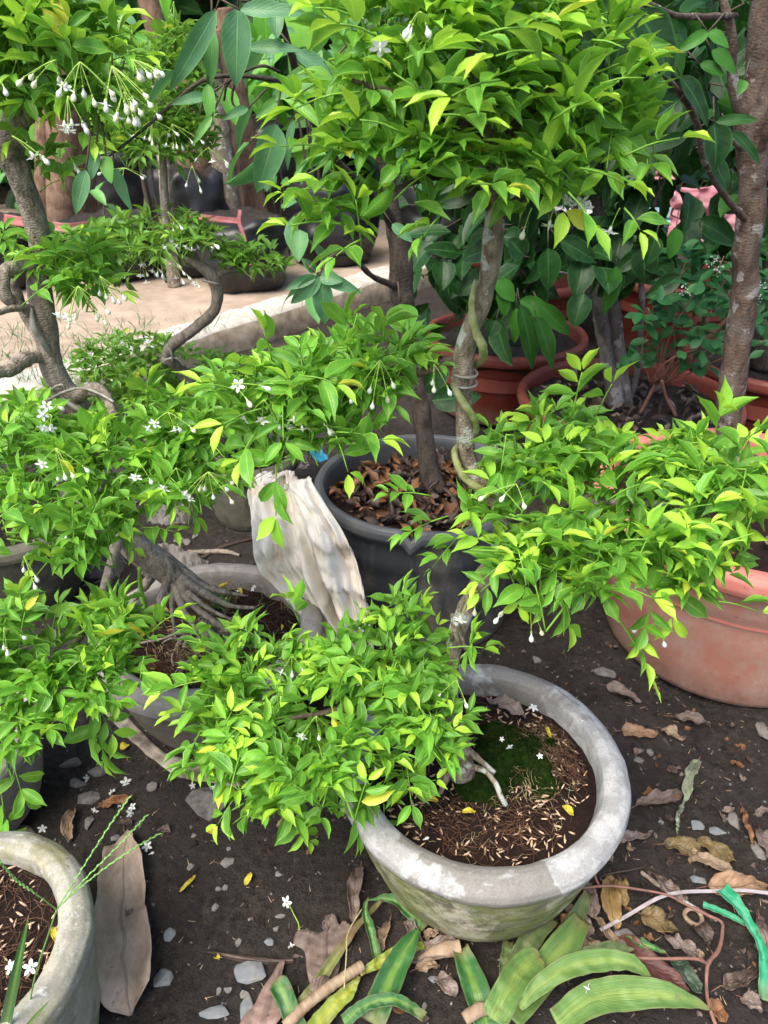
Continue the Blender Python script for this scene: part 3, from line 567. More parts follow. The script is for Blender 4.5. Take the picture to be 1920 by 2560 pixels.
# wires and the green stem wound round the trunk
def helix(c0, c1, r, turns, ph, n=40, lean=0.):
    c0, c1 = A(c0), A(c1); t = nz(c1-c0); x = nz(np.cross(t, A([0, 1, 0.]))); y = np.cross(t, x); s = np.linspace(0, 1, n)
    return [c0+(c1-c0)*u+(x*cos(ph+turns*2*pi*u)+y*sin(ph+turns*2*pi*u))*r for u in s]
wv = MB(); wv.tube(helix(at(1160, 962, .93), at(1162, 948, .93), .0165, 1.0, 0), .0019, 7); wv.tube(helix(at(1160, 935, .93), at(1164, 918, .93), .0168, 1.0, .6), .0019, 7); wv.build('wire_loop', M['wire'], mt)
gv = MB(); gv.tube(P3([(1188, 700, .918), (1180, 745, .903), (1180, 790, .901), (1192, 835, .901), (1208, 872, .905), (1203, 900, .93), (1180, 918, .949), (1150, 935, .952), (1134, 955, .94), (1142, 978, .916), (1160, 1010, .909), (1184, 1045, .911), (1190, 1075, .925), (1176, 1098, .95), (1150, 1112, .95), (1136, 1130, .932), (1144, 1163, .912), (1170, 1202, .905), (1218, 1230, .90), (1245, 1248, .903)]),
        [.0015, .004, .0052, .0058, .0056, .0045, .004, .004, .0042, .005, .0054, .0052, .0045, .004, .004, .0045, .0054, .0056, .005, .002], 12, 200, .16, 4); gv.build('wound_stem', M['vine'], mt)
gv = MB(); gv.tube(P3([(1130, 1535, .915), (1137, 1575, .913), (1152, 1620, .915)]), [.003, .005, .003], 9, 24, .08); gv.tube(P3([(1128, 1600, .918), (1140, 1560, .91), (1165, 1625, .915)]), [.0025, .004, .003], 9, 24, .08); gv.build('wound_stem', M['bark_main'], mt)
br = MB(); br.tube(P3([(1150, 905, .93), (1120, 905, .93), (1080, 925, .93), (1020, 935, .94), (940, 950, .94), (840, 1000, .93), (760, 1060, .92)]), [.008, .0065, .006, .0055, .005, .004, .002], 10, 50, .2, 1)
br.build('branch', M['twig'], mt)
br = MB(); br.tube(P3([(1240, 1270, .91), (1320, 1290, .88), (1440, 1250, .85), (1600, 1260, .82), (1800, 1250, .82)]), [.012, .009, .007, .005, .002], 10, 50, .2, 2); br.tube(P3([(1320, 1290, .88), (1340, 1360, .82), (1480, 1420, .76), (1600, 1440, .73)]), [.008, .005, .003, .002], 8, 30, .2, 4); br.build('branch', M['bark'], mt)
br = MB(); br.tube(P3([(1130, 1720, .93), (1060, 1700, .90), (960, 1740, .86), (820, 1780, .83), (680, 1800, .82)]), [.010, .008, .006, .005, .002], 10, 50, .2, 3); br.tube(P3([(1060, 1700, .9), (940, 1640, .93), (800, 1620, .95)]), [.005, .004, .002], 8, 30, .2, 4); br.build('branch', M['twig'], mt)
br = MB()
for q in ([(1230, 560, .91), (1330, 470, .88), (1480, 380, .84)], [(1232, 520, .905), (1120, 440, .88), (960, 480, .84)], [(1225, 400, .9), (1350, 250, .85), (1500, 180, .84)], [(1215, 350, .9), (1050, 260, .84), (880, 200, .82)]): br.tube(P3(q), [.007, .005, .002], 8, 30, .2, q[0][0])
br.build('branch', M['twig'], mt)
# crown
lf, tw = MB(), MB()
pad(lf, tw, None, [(1180, 230, .87, 330, 270, 1.0), (930, 130, .86, 170, 190, 1.), (1440, 210, .85, 200, 200, 1.), (1520, 380, .85, 130, 120, .9), (1010, 420, .83, 200, 125, .9), (1300, 440, .83, 210, 115, .9), (830, 505, .84, 105, 85, .8), (1180, 20, .88, 350, 200, .8), (830, 330, .85, 90, 130, 1.)], .0475, .80, dens=.85, inner=.5, lowcut=-.8)
heroes(lf, tw, [(1560, 390, 1700, 345), (1500, 210, 1610, 195), (1480, 100, 1560, 120), (1560, 520, 1600, 575), (850, 560, 720, 565), (840, 480, 710, 480), (860, 380, 700, 365), (900, 230, 740, 270), (880, 40, 790, 20), (900, 600, 840, 640, 0, .3), (1080, 290, 1200, 300, -.09), (1250, 200, 1130, 240, -.1), (1340, 130, 1240, 140, -.1), (1000, 330, 900, 300, -.09), (1380, 300, 1480, 250, -.08), (1180, 460, 1260, 470, -.08), (1010, 150, 1080, 130, -.09), (1450, 420, 1560, 460, -.04), (760, 260, 735, 250), (1100, 540, 1060, 590, 0, .3), (1420, 480, 1480, 560, -.03, .6), (940, 90, 850, 60, -.08), (1200, 90, 1300, 70, -.1)], .050, .80)
lf.build('leaf_crown', M['leaf'], mt); tw.build('twigs', M['stem'], mt)
# right pad
lf, tw = MB(), MB()
pad(lf, tw, None, [(1560, 1240, .84, 330, 190, .34), (1310, 1150, .88, 135, 120, .5), (1500, 1400, .76, 260, 130, .4), (1790, 1190, .82, 170, 130, .5), (1740, 1400, .76, 170, 110, .45), (1380, 1400, .80, 110, 80, .5), (1420, 1080, .92, 130, 90, .5), (1230, 1280, .84, 70, 50, .5), (1290, 1400, .79, 90, 65, .5)], .0455, .82, dens=.88, inner=.5, yf=.6)
heroes(lf, tw, [(1290, 1390, 1200, 1455, -.03, 1), (1330, 1420, 1300, 1500, -.03, .9), (1350, 1430, 1350, 1500, -.04, .6), (1430, 1040, 1455, 930, 0, 1), (1490, 1040, 1530, 960, 0, 1), (1780, 1120, 1800, 1020, 0, 1), (1840, 1130, 1900, 1070, 0, 1), (1540, 1540, 1620, 1680, -.05, .8), (1640, 1480, 1600, 1600, -.06, .9), (1760, 1500, 1900, 1530, -.08, 1, 1.25), (1260, 1380, 1170, 1340, -.03), (1240, 1450, 1200, 1480, -.02, 1), (1380, 1420, 1420, 1560, -.04, .5), (1080, 1240, 975, 1235, .03, .3, .7), (1120, 1290, 1010, 1340, .02, .3, .7), (1180, 1310, 1080, 1420, .02, .2, .8), (1440, 1390, 1540, 1440, -.07, 1, 1.15), (1560, 1350, 1700, 1360, -.08, 1, 1.15), (1700, 1420, 1680, 1540, -.06, .8, 1.1), (1520, 1250, 1600, 1210, -.05, 1), (1300, 1330, 1400, 1340, -.06, 1, 1.1), (1700, 1280, 1780, 1260, -.05, 1)], .048, .80)
lf.build('leaf_pad', M['leaf'], mt); tw.build('twigs', M['stem'], mt)
# lower left pad
lf, tw = MB(), MB()
pad(lf, tw, None, [(800, 1780, .84, 310, 190, .3), (960, 1640, .90, 210, 120, .35), (630, 1660, .93, 165, 110, .4), (1070, 1790, .84, 130, 130, .4), (590, 1840, .83, 150, 130, .4), (850, 1940, .78, 240, 115, .35), (640, 1960, .79, 110, 80, .4), (1010, 1530, .97, 70, 60, .6), (1070, 1690, .9, 70, 50, .5)], .0455, .70, dens=.92, inner=.5, yf=.42)
heroes(lf, tw, [(560, 1760, 430, 1790, 0, 1), (520, 1700, 405, 1730, 0, .8), (600, 1980, 545, 2060, -.04, .9), (700, 1990, 770, 2100, -.05, .5), (860, 1990, 900, 2090, -.05, .5), (1000, 1980, 1090, 1950, -.03, 1), (1120, 1620, 1210, 1620, 0, .6), (1160, 1650, 1190, 1590, .0, .6), (980, 1540, 1010, 1475, .05, .4), (600, 1620, 640, 1560, .05, .5), (520, 1640, 480, 1560, .05, .5), (740, 1960, 660, 2000, -.05, 1), (900, 1880, 980, 1900, -.05, 1), (840, 1760, 860, 1690, -.03, 1), (700, 1790, 690, 1710, -.03, 1), (1100, 1900, 1130, 1880, -.03, .7), (660, 1900, 560, 1900, -.03, .8), (800, 2000, 770, 2060, -.04, .6), (960, 2010, 960, 2080, -.03, .5), (750, 1560, 720, 1500, .05, .5)], .046, .82)
lf.build('leaf_pad', M['leaf'], mt); tw.build('twigs', M['stem'], mt)
# mid left pad
lf, tw = MB(), MB()
pad(lf, tw, None, [(960, 880, .97, 130, 80, .5), (800, 930, .95, 160, 90, .5), (900, 980, .94, 120, 70, .5), (680, 1010, .90, 140, 110, .5), (820, 1070, .90, 130, 80, .5), (600, 960, .92, 90, 75, .5), (700, 1100, .89, 110, 65, .5)], .045, .5, dens=.95, inner=.5, yf=.4)
heroes(lf, tw, [(600, 980, 510, 960, -.04, 1, 1.25), (660, 1020, 560, 1060, -.05, 1, 1.1), (680, 900, 660, 830, 0, .8), (840, 1090, 870, 1180, -.05, .6, 1.3), (840, 1080, 950, 1100, -.05, 1, 1.3), (690, 1160, 690, 1290, -.06, .6, 1.25), (700, 1100, 690, 1200, -.05, .3, 1.2), (1060, 900, 1100, 910, 0, .2, .8), (960, 850, 960, 800, .02, .5), (860, 850, 880, 800, .02, .4), (640, 1080, 600, 1150, -.05, .9, 1.2), (760, 940, 840, 960, -.05, .5, 1.2)], .046, .90)
lf.build('leaf_pad', M['leaf'], mt); tw.build('twigs', M['stem'], mt)
for a in ((1185, 1470, .77, 2, (22, 60), 1, (-.2, 1)), (1290, 1500, .76, 2, (25, 40), 0, (-.8, 1)), (1325, 1510, .75, 2, (10, 62), 0, (.2, 1)), (1550, 520, .82, 1, (0, 40), 1, (0, 1)), (1385, 520, .83, 2, (18, 30), 1, (0, 1)), (1330, 520, .83, 1, (0, 50), 0, (0, 1)), (1440, 490, .86, 3, (30, 10), 3, (0, 1)), (1050, 30, .78, 4, (30, 30), 0, (.2, 1)), (950, 95, .78, 1, (0, 10), 1, (0, 1)), (1560, 400, .84, 1, (0, 20), 1, (0, 1)),
          (740, 960, .88, 7, (60, 100), 3, (.3, 1)), (660, 1000, .87, 4, (50, 60), 3, (0, 1)), (950, 900, .90, 5, (60, 75), 0, (-.2, 1)), (1085, 910, .90, 3, (25, 60), 0, (.3, 1)), (700, 1190, .87, 2, (20, 20), 1, (0, 1)), (1245, 1095, .9, 2, (15, 20), 1, (0, 1)), (1290, 1210, .8, 3, (50, 30), 0, (-1, 1)), (580, 960, .85, 3, (50, 40), 1, (1, .3)),
          (1640, 1560, .72, 2, (40, 50), 0, (0, 1)), (790, 1790, .80, 3, (50, 50), 1, (0, 1)), (620, 1900, .78, 2, (30, 40), 1, (0, 1)), (900, 1870, .80, 2, (40, 40), 0, (0, 1)), (1140, 1700, .84, 2, (30, 30), 1, (0, 1)), (730, 1640, .88, 3, (40, 30), 1, (0, 1))): spray(mt, *a)
# ======== second bonsai, in the pot of exposed roots ========
t2 = thing('bonsai_tree', (-.36, 1.26, .2), 'left bonsai with wired curving trunk and exposed roots in the brownish cement pot', 'bonsai')
b = MB(); b.tube(P3([(490, 1490, 1.30), (440, 1440, 1.30), (370, 1390, 1.29), (300, 1330, 1.28), (235, 1200, 1.27), (210, 1080, 1.26), (190, 1010, 1.25), (150, 960, 1.25), (125, 900, 1.25), (110, 800, 1.25), (97, 700, 1.25), (100, 620, 1.25), (75, 520, 1.24), (45, 430, 1.23), (20, 370, 1.22), (60, 250, 1.2), (120, 120, 1.18)]),
       [.036, .032, .029, .027, .024, .022, .021, .0215, .0205, .019, .018, .018, .0185, .019, .021, .016, .006], 20, 170, .16, 8); b.build('trunk', M['bark_left'], t2)
for pts, rd in (([(450, 1450, 1.28), (520, 1490, 1.25), (580, 1515, 1.22), (640, 1520, 1.21)], [.014, .009, .006, .003]), ([(450, 1460, 1.27), (480, 1510, 1.22), (530, 1550, 1.18), (570, 1580, 1.16)], [.014, .008, .006, .003]),
                ([(440, 1470, 1.26), (460, 1530, 1.2), (490, 1570, 1.16), (520, 1600, 1.13)], [.012, .007, .005, .002]), ([(420, 1440, 1.28), (400, 1500, 1.22), (380, 1560, 1.17)], [.012, .007, .003]),
                ([(480, 1460, 1.3), (560, 1480, 1.28), (620, 1490, 1.27)], [.012, .006, .002]), ([(430, 1460, 1.27), (430, 1530, 1.2), (440, 1600, 1.14)], [.009, .005, .002]), ([(390, 1430, 1.3), (350, 1480, 1.25), (320, 1520, 1.22)], [.012, .007, .003]), ([(470, 1480, 1.24), (520, 1520, 1.2), (600, 1560, 1.17)], [.006, .004, .002])):
    b = MB(); b.tube(P3(pts), rd, 8, 22, .25, rd[0]); b.build('root', M['bark_left'], t2)
for pts, rd in (([(95, 660, 1.24), (30, 670, 1.22), (8, 700, 1.2), (20, 745, 1.2), (60, 770, 1.22), (90, 800, 1.24)], [.01, .011, .011, .010, .008, .006]), ([(85, 770, 1.24), (40, 770, 1.2), (-20, 785, 1.15)], [.007, .006, .005]), ([(30, 700, 1.28), (70, 800, 1.3), (95, 850, 1.28)], [.008, .008, .006]),
                ([(105, 890, 1.24), (60, 900, 1.2), (20, 925, 1.16), (-40, 930, 1.12)], [.012, .012, .011, .01]), ([(180, 1010, 1.25), (220, 975, 1.22), (260, 985, 1.2), (285, 1040, 1.16)], [.011, .012, .011, .006]),
                ([(200, 1060, 1.25), (300, 1120, 1.15), (420, 1150, 1.08)], [.012, .008, .004]), ([(200, 1100, 1.25), (120, 1180, 1.15), (40, 1200, 1.05)], [.012, .008, .004]), ([(300, 1330, 1.27), (250, 1500, 1.1), (180, 1620, .95), (100, 1700, .88)], [.012, .009, .006, .003]), ([(60, 300, 1.2), (160, 200, 1.15), (300, 180, 1.12)], [.01, .006, .003])):
    b = MB(); b.tube(P3(pts), rd, 9, 30, .2, rd[0]*99); b.build('branch', M['bark_left'], t2)
for i in range(16):
    a_ = random.uniform(-2.6, .5); l_ = random.uniform(.08, .2); P_ = [(-.40, 1.285, .225+random.uniform(0, .025))]; 
    for k in range(5): a_ += random.gauss(0, .35); q_ = P_[-1]; P_.append((q_[0]+cos(a_)*l_/5, q_[1]+sin(a_)*l_/5, .212+.012*abs(random.gauss(0, 1))*(1-k/6)))
    rd_ = random.uniform(.002, .006); b = MB(); b.tube([p for p in P_ if (p[0]+.386)**2+(p[1]-1.278)**2 < .19**2 or p is P_[0]]+[P_[1]][:0], [rd_*1.3, rd_, rd_*.4], 7, 22, .3, i); b.build('root', M['bark_left'], t2)
w_ = MB(); w_.tube(helix(at(98, 665, 1.25), at(98, 632, 1.25), .0225, 1.9, 2.2), .0021, 6); w_.tube(P3([(78, 770, 1.225), (85, 820, 1.215), (110, 860, 1.222), (128, 890, 1.235)]), [.003, .0062, .0062, .003], 8, 24); w_.build('wire_loop', M['wire'], t2)
w_ = MB(); w_.tube(P3([(95, 995, 1.22), (150, 962, 1.215), (165, 980, 1.22)]), .0024, 6, 20); w_.tube(P3([(120, 1000, 1.22), (160, 980, 1.21), (205, 970, 1.2), (250, 985, 1.18), (285, 1005, 1.17)]), .0026, 6, 30); w_.tube(P3([(150, 990, 1.22), (190, 1020, 1.215), (230, 1040, 1.22)]), [.003, .006, .004], 6, 20); w_.build('wire_loop', M['wire'], t2)
for nm, el, L, yb, he in (
    ('leaf_crown', [(120, 130, 1.13, 220, 170, .8), (-20, 230, 1.12, 150, 130, .8), (230, 250, 1.12, 110, 90, .7), (60, 40, 1.15, 240, 120, .8), (20, 20, 1.1, 150, 100, .8)], .046, .6, [(240, 60, 300, 40), (250, 110, 330, 85), (280, 150, 360, 140), (200, 300, 230, 350), (60, 320, 30, 350), (130, 250, 60, 260)]),
    ('leaf_pad', [(180, 640, 1.27, 130, 70, .5), (210, 720, 1.22, 90, 60, .5), (40, 600, 1.3, 90, 40, .5), (140, 400, 1.22, 60, 40, .5)], .046, .45, [(200, 700, 300, 730), (150, 600, 210, 590), (100, 480, 150, 450)]),
    ('leaf_pad', [(280, 1180, 1.06, 280, 170, .34), (90, 1170, 1.05, 180, 130, .4), (470, 1160, 1.04, 150, 110, .4), (130, 1360, .98, 180, 70, .4), (440, 1060, 1.1, 150, 80, .5), (540, 1050, 1.08, 80, 80, .5), (240, 1310, 1.0, 130, 60, .4), (60, 1060, 1.1, 120, 70, .4)], .047, .45, [(340, 1320, 440, 1330, -.02, .5), (300, 1300, 330, 1370, -.02, .9), (150, 1380, 90, 1440, -.04, .8), (220, 1320, 300, 1330, -.05, 1), (280, 1160, 260, 1080, 0, .9), (440, 1060, 370, 990, .1, .5), (540, 1120, 600, 1200, 0, .5), (40, 1100, 70, 1010, .05, .8), (470, 1200, 490, 1290, 0, .5), (370, 1020, 370, 950, .1, .6)]),
    ('leaf_pad', [(150, 1620, .92, 240, 130, .4), (320, 1550, .98, 95, 70, .5), (60, 1740, .84, 190, 110, .45), (240, 1700, .86, 120, 90, .5), (-20, 1560, .9, 150, 100, .4), (40, 1850, .78, 80, 80, .6)], .048, .5, [(380, 1580, 430, 1540, 0, 1), (300, 1590, 310, 1500, 0, .5), (220, 1730, 280, 1830, -.04, .4, 1.2), (240, 1740, 260, 1900, -.04, .3, 1.2), (200, 1650, 150, 1700, -.05, 1, 1.1), (30, 1900, 60, 2000, -.08, .3, 1.2), (0, 1960, 20, 2080, -.1, .5, 1.3), (360, 1640, 350, 1700, -.02, .3), (260, 1660, 200, 1560, -.03, .8, 1.1), (60, 1530, 50, 1480, 0, .7)])):
    lf, tw = MB(), MB(); pad(lf, tw, None, el, L, yb, dens=.9, inner=.5, yf=.4); heroes(lf, tw, he, L*1.05, el[0][2]-.03); lf.build(nm, M['leaf'], t2); tw.build('twigs', M['stem'], t2)
for a in ((140, 150, .98, 4, (40, 50), 0, (-1, .7)), (200, 155, .98, 7, (70, 70), 1, (.1, 1)), (280, 165, 1.0, 9, (60, 70), 1, (.5, 1)), (310, 230, 1.0, 8, (40, 60), 1, (.3, .8)), (330, 150, 1.02, 8, (50, 60), 0, (.6, .4)), (170, 240, .98, 5, (40, 60), 3, (0, 1)), (30, 340, .98, 3, (30, 60), 1, (.8, .8)), (195, 715, 1.13, 9, (70, 75), 3, (0, 1)), (250, 690, 1.14, 6, (40, 60), 0, (.4, .8)), (160, 370, 1.14, 2, (20, 40), 0, (.5, 1)), (0, 200, 1.0, 2, (20, 20), 1, (0, 1)),
          (420, 1030, .98, 5, (60, 60), 3, (0, .6)), (140, 1120, .95, 6, (60, 60), 1, (.3, 1)), (520, 1180, .95, 8, (70, 55), 2, (0, 1)), (440, 1170, .95, 4, (50, 60), 1, (0, 1)), (130, 1040, 1.0, 3, (30, 10), 3, (0, 1)), (190, 1300, .9, 1, (10, 20), 1, (0, 1)), (350, 1160, .95, 2, (30, 30), 1, (0, 1)), (10, 1570, .82, 3, (20, 50), 0, (0, 1)), (60, 1390, .9, 3, (30, 50), 0, (.3, 1)), (110, 1010, 1.04, 2, (30, 20), 1, (0, 1))): spray(t2, *a)
# ======== third bonsai, in the small dark pot ========
t3 = thing('bonsai_tree', (-.44, 2.15, .2), 'farther bonsai with S-shaped wired branch rising from the small dark cement pot', 'bonsai')
b = MB(); b.tube(P3([(560, 1220, 2.15), (545, 1100, 2.12), (500, 1000, 2.08), (455, 930, 2.05), (425, 895, 2.0), (430, 865, 1.98), (506, 806, 1.95), (542, 760, 1.93), (536, 701, 1.92), (500, 665, 1.92), (440, 640, 1.93), (415, 560, 1.95), (410, 440, 1.97), (400, 300, 2.0), (390, 200, 2.0)]), [.024, .022, .021, .019, .017, .0155, .015, .015, .015, .014, .012, .011, .010, .008, .004], 14, 120, .14, 2); b.build('trunk', M['bark_left'], t3)
b = MB(); b.tube(P3([(420, 900, 2.0), (360, 890, 2.05), (300, 900, 2.1)]), [.014, .01, .005], 8, 24, .2); b.tube(P3([(536, 690, 1.92), (600, 670, 1.95), (660, 670, 1.98)]), [.008, .006, .003], 8, 24, .2); b.build('branch', M['bark_left'], t3)
w_ = MB(); w_.tube(P3([(418, 860, 1.95), (428, 880, 1.95), (432, 905, 1.96)]), .0035, 6, 12); w_.tube(P3([(505, 700, 1.89), (535, 708, 1.89), (548, 712, 1.9)]), .0035, 6, 12); w_.tube(P3([(410, 900, 1.97), (440, 895, 1.96), (462, 915, 1.97)]), .0035, 6, 12); w_.build('wire_loop', M['wire'], t3)
for nm, el in (('leaf_crown', [(410, 250, 2.0, 150, 130, .8), (400, 370, 1.96, 150, 80, .7), (320, 330, 2.0, 90, 80, .7), (490, 340, 1.98, 80, 90, .7), (450, 150, 2.02, 90, 90, .7)]), ('leaf_pad', [(380, 600, 1.93, 170, 75, .5), (270, 660, 1.95, 110, 80, .5), (480, 590, 1.93, 90, 55, .5), (640, 650, 1.96, 90, 60, .5), (580, 640, 1.96, 60, 40, .5)]), ('leaf_pad', [(330, 900, 2.1, 170, 80, .5), (230, 980, 2.1, 140, 60, .5), (430, 980, 2.08, 140, 60, .4), (540, 920, 2.1, 70, 50, .5)])):
    lf, tw = MB(), MB(); pad(lf, tw, None, el, .046, .35, dens=.8, inner=.35, ns=5, yf=.35); lf.build(nm, M['leaf_far'], t3); tw.build('twigs', M['stem'], t3)
for a in ((380, 300, 1.86, 6, (60, 40), 2, (0, 1)), (430, 310, 1.86, 6, (50, 45), 1, (.4, 1)), (310, 420, 1.86, 6, (50, 20), 0, (0, 1)), (520, 370, 1.86, 4, (30, 30), 2, (.5, 1)), (480, 415, 1.86, 3, (20, 40), 0, (0, 1)), (480, 600, 1.84, 9, (60, 30), 7, (0, .6)), (400, 610, 1.84, 8, (60, 60), 3, (0, 1)), (350, 640, 1.84, 5, (40, 50), 3, (0, 1)), (430, 660, 1.84, 5, (50, 35), 3, (0, 1)), (230, 940, 2.0, 4, (60, 20), 3, (0, 1)), (490, 700, 1.85, 2, (30, 10), 1, (0, 1)), (340, 860, 2.0, 3, (40, 10), 2, (0, 1)), (420, 530, 1.87, 5, (30, 40), 0, (.4, 1))): spray(t3, *a, Lb=.013)
# ---------------- trees and plants behind ----------------
def big_leaves(mb, ells, L, n, mat=None, n_mult=1., wr=.45, tone=(0, .6), bend=(.3, 1.), droop=.5, ns=6, shape=1, twigs=None):
    for (px, py, y, rxp, ryp, ry) in ells:
        c = at(px, py, y); m = PX(c); r = A([rxp*m, ry, ryp*m]); k = int(n*2.6*n_mult*r[0]*r[2]/(L*L)*1.)+2
        v = nz(R.normal(size=(k, 3))); pp = c+v*r*R.uniform(.35, 1.05, (k, 1))
        d = nz(v*A([1, 1, .3])+R.normal(0, .5, (k, 3))-UP*droop); nn = UP*.7+v*.5+R.normal(0, .35, (k, 3))-A([0, .3, 0])
        leaf_batch(mb, pp, d, nn, L*R.uniform(.6, 1.15, k), L*wr*R.uniform(.85, 1.15, k), R.uniform(*bend, k), R.uniform(.15, .5, k), R.uniform(*tone, k), ns, shape, None, .02)
        if twigs is not None:
            for i in range(min(k//3, 60)): q = c+(pp[i]-c)*random.uniform(.3, .6); twigs.tube([q, (q+pp[i])/2+R.normal(0, .01, 3), pp[i]], [.003, .0015], 4)
def btree(name, label, cat, base, paths, ells, L, n, mleaf, mbark, group=None, heroes_=(), **kw):
    t = thing(name, base, label, cat, group)
    for nm, pts, rd, sg in paths: b = MB(); b.tube(P3(pts), rd, 12 if rd[0] > .02 else 7, sg, .16, rd[0]*50+pts[0][0]*.01); b.build(nm, mbark, t)
    lf, tw = MB(), MB(); big_leaves(lf, ells, L, n, twigs=tw, **kw)
    for (x0, y0, x1, y1, y, w, tn, tilt) in heroes_:      # single large leaves one can see
        p, q = at(x0, y0, y), at(x1, y1, y-.02); d = q-p; ln = np.linalg.norm(d)*1.06; m = PX(p)
        leaf_batch(lf, [p], [d], [A([tilt, -1, .45])], ln, w*m, .5, .3, tn, 12, 1, .1, .02)
        tw.tube([p-nz(d)*.03+UP*.015, p], [.0016, .0012], 4)
    lf.build('foliage', mleaf, t); tw.build('twigs', M['twig'], t); return t
# tree in the black tub: dark trunk, drooping leaves spreading over the top of the picture
btree('broadleaf_tree', 'dark-trunked tree in the black tub with large drooping waxy leaves', 'tree', (.12, 1.72, .33),
      [('trunk', [(1085, 1230, 1.72), (1075, 1180, 1.73), (1060, 1080, 1.74), (1045, 980, 1.75), (1020, 850, 1.76), (1005, 740, 1.76), (1000, 640, 1.76), (985, 560, 1.76), (960, 400, 1.75), (900, 250, 1.7), (860, 120, 1.65)], [.032, .026, .025, .024, .025, .027, .025, .02, .016, .012, .006], 90),
       ('branch', [(985, 570, 1.76), (960, 520, 1.7), (900, 460, 1.6), (840, 400, 1.5), (770, 270, 1.4), (720, 110, 1.3), (690, 30, 1.25), (600, 0, 1.2)], [.014, .011, .009, .008, .007, .006, .004, .002], 50),
       ('branch', [(870, 330, 1.5), (780, 245, 1.35), (700, 205, 1.25), (600, 190, 1.2), (510, 200, 1.17), (430, 260, 1.15), (350, 330, 1.13), (260, 400, 1.1)], [.006, .005, .0035, .003, .0028, .0025, .002, .0012], 50),
       ('branch', [(1000, 720, 1.76), (930, 690, 1.66), (880, 640, 1.6), (830, 640, 1.56), (800, 690, 1.52)], [.01, .006, .005, .004, .003], 36),
       ('branch', [(560, 250, 1.22), (575, 200, 1.2), (650, 165, 1.22), (700, 180, 1.25)], [.0016, .002, .002, .002], 20), ('branch', [(590, 190, 1.2), (580, 250, 1.2), (600, 280, 1.2)], [.002, .0018, .001], 14)],
      [(700, 320, 1.5, 150, 90, .15), (780, 520, 1.75, 90, 120, .12), (860, 200, 1.6, 130, 130, .15), (720, 100, 1.55, 140, 70, .12), (560, 150, 1.5, 110, 60, .1), (800, 700, 1.9, 50, 40, .05), (900, 400, 1.8, 120, 150, .15), (960, 90, 1.6, 180, 120, .2)], .11, 1.15, M['leaf_blue'], M['bark_dark'], wr=.4, tone=(0, 1), droop=.7,
      heroes_=[(595, 20, 585, 205, 1.12, 80, 0, .1), (540, 25, 425, 225, 1.12, 55, .05, .6), (530, 70, 525, 215, 1.14, 38, .7, .3), (600, 25, 760, 15, 1.1, 45, .05, 0), (690, 30, 690, 85, 1.15, 42, .1, 0), (620, 120, 745, 110, 1.15, 36, .1, -.2), (820, 165, 680, 230, 1.2, 62, .8, -.3), (690, 310, 650, 480, 1.15, 80, .3, .5), (735, 300, 705, 415, 1.18, 26, .1, -.5), (520, 210, 525, 305, 1.13, 34, .9, 0), (740, 130, 860, 200, 1.2, 48, .0, .2), (530, 290, 480, 355, 1.12, 22, .85, .2), (240, 375, 225, 440, 1.08, 34, .2, .1), (215, 425, 185, 530, 1.06, 42, .35, .3), (265, 390, 270, 450, 1.08, 38, .95, -.2), (290, 420, 315, 520, 1.1, 34, .3, -.3), (520, 240, 430, 250, 1.13, 28, .5, 0), (620, 270, 560, 290, 1.17, 25, .5, 0), (700, 250, 640, 285, 1.2, 30, .9, 0),
                (790, 690, 715, 720, 1.5, 28, .1, .3), (800, 690, 730, 760, 1.5, 45, .1, .5), (800, 690, 900, 730, 1.5, 36, .3, -.3), (805, 700, 810, 810, 1.5, 55, .2, 0), (790, 680, 760, 650, 1.52, 26, .3, 0), (800, 690, 850, 700, 1.5, 40, .2, 0), (1000, 760, 1010, 830, 1.5, 85, 1, 0), (980, 560, 1030, 600, 1.6, 30, .2, 0)])
def dark_ells(l, ry=.25): return [(a, b, c, d, e, ry) for a, b, c, d, e in l]
kd = dict(n_mult=7.,wr=.52, tone=(0, .55), droop=.6)
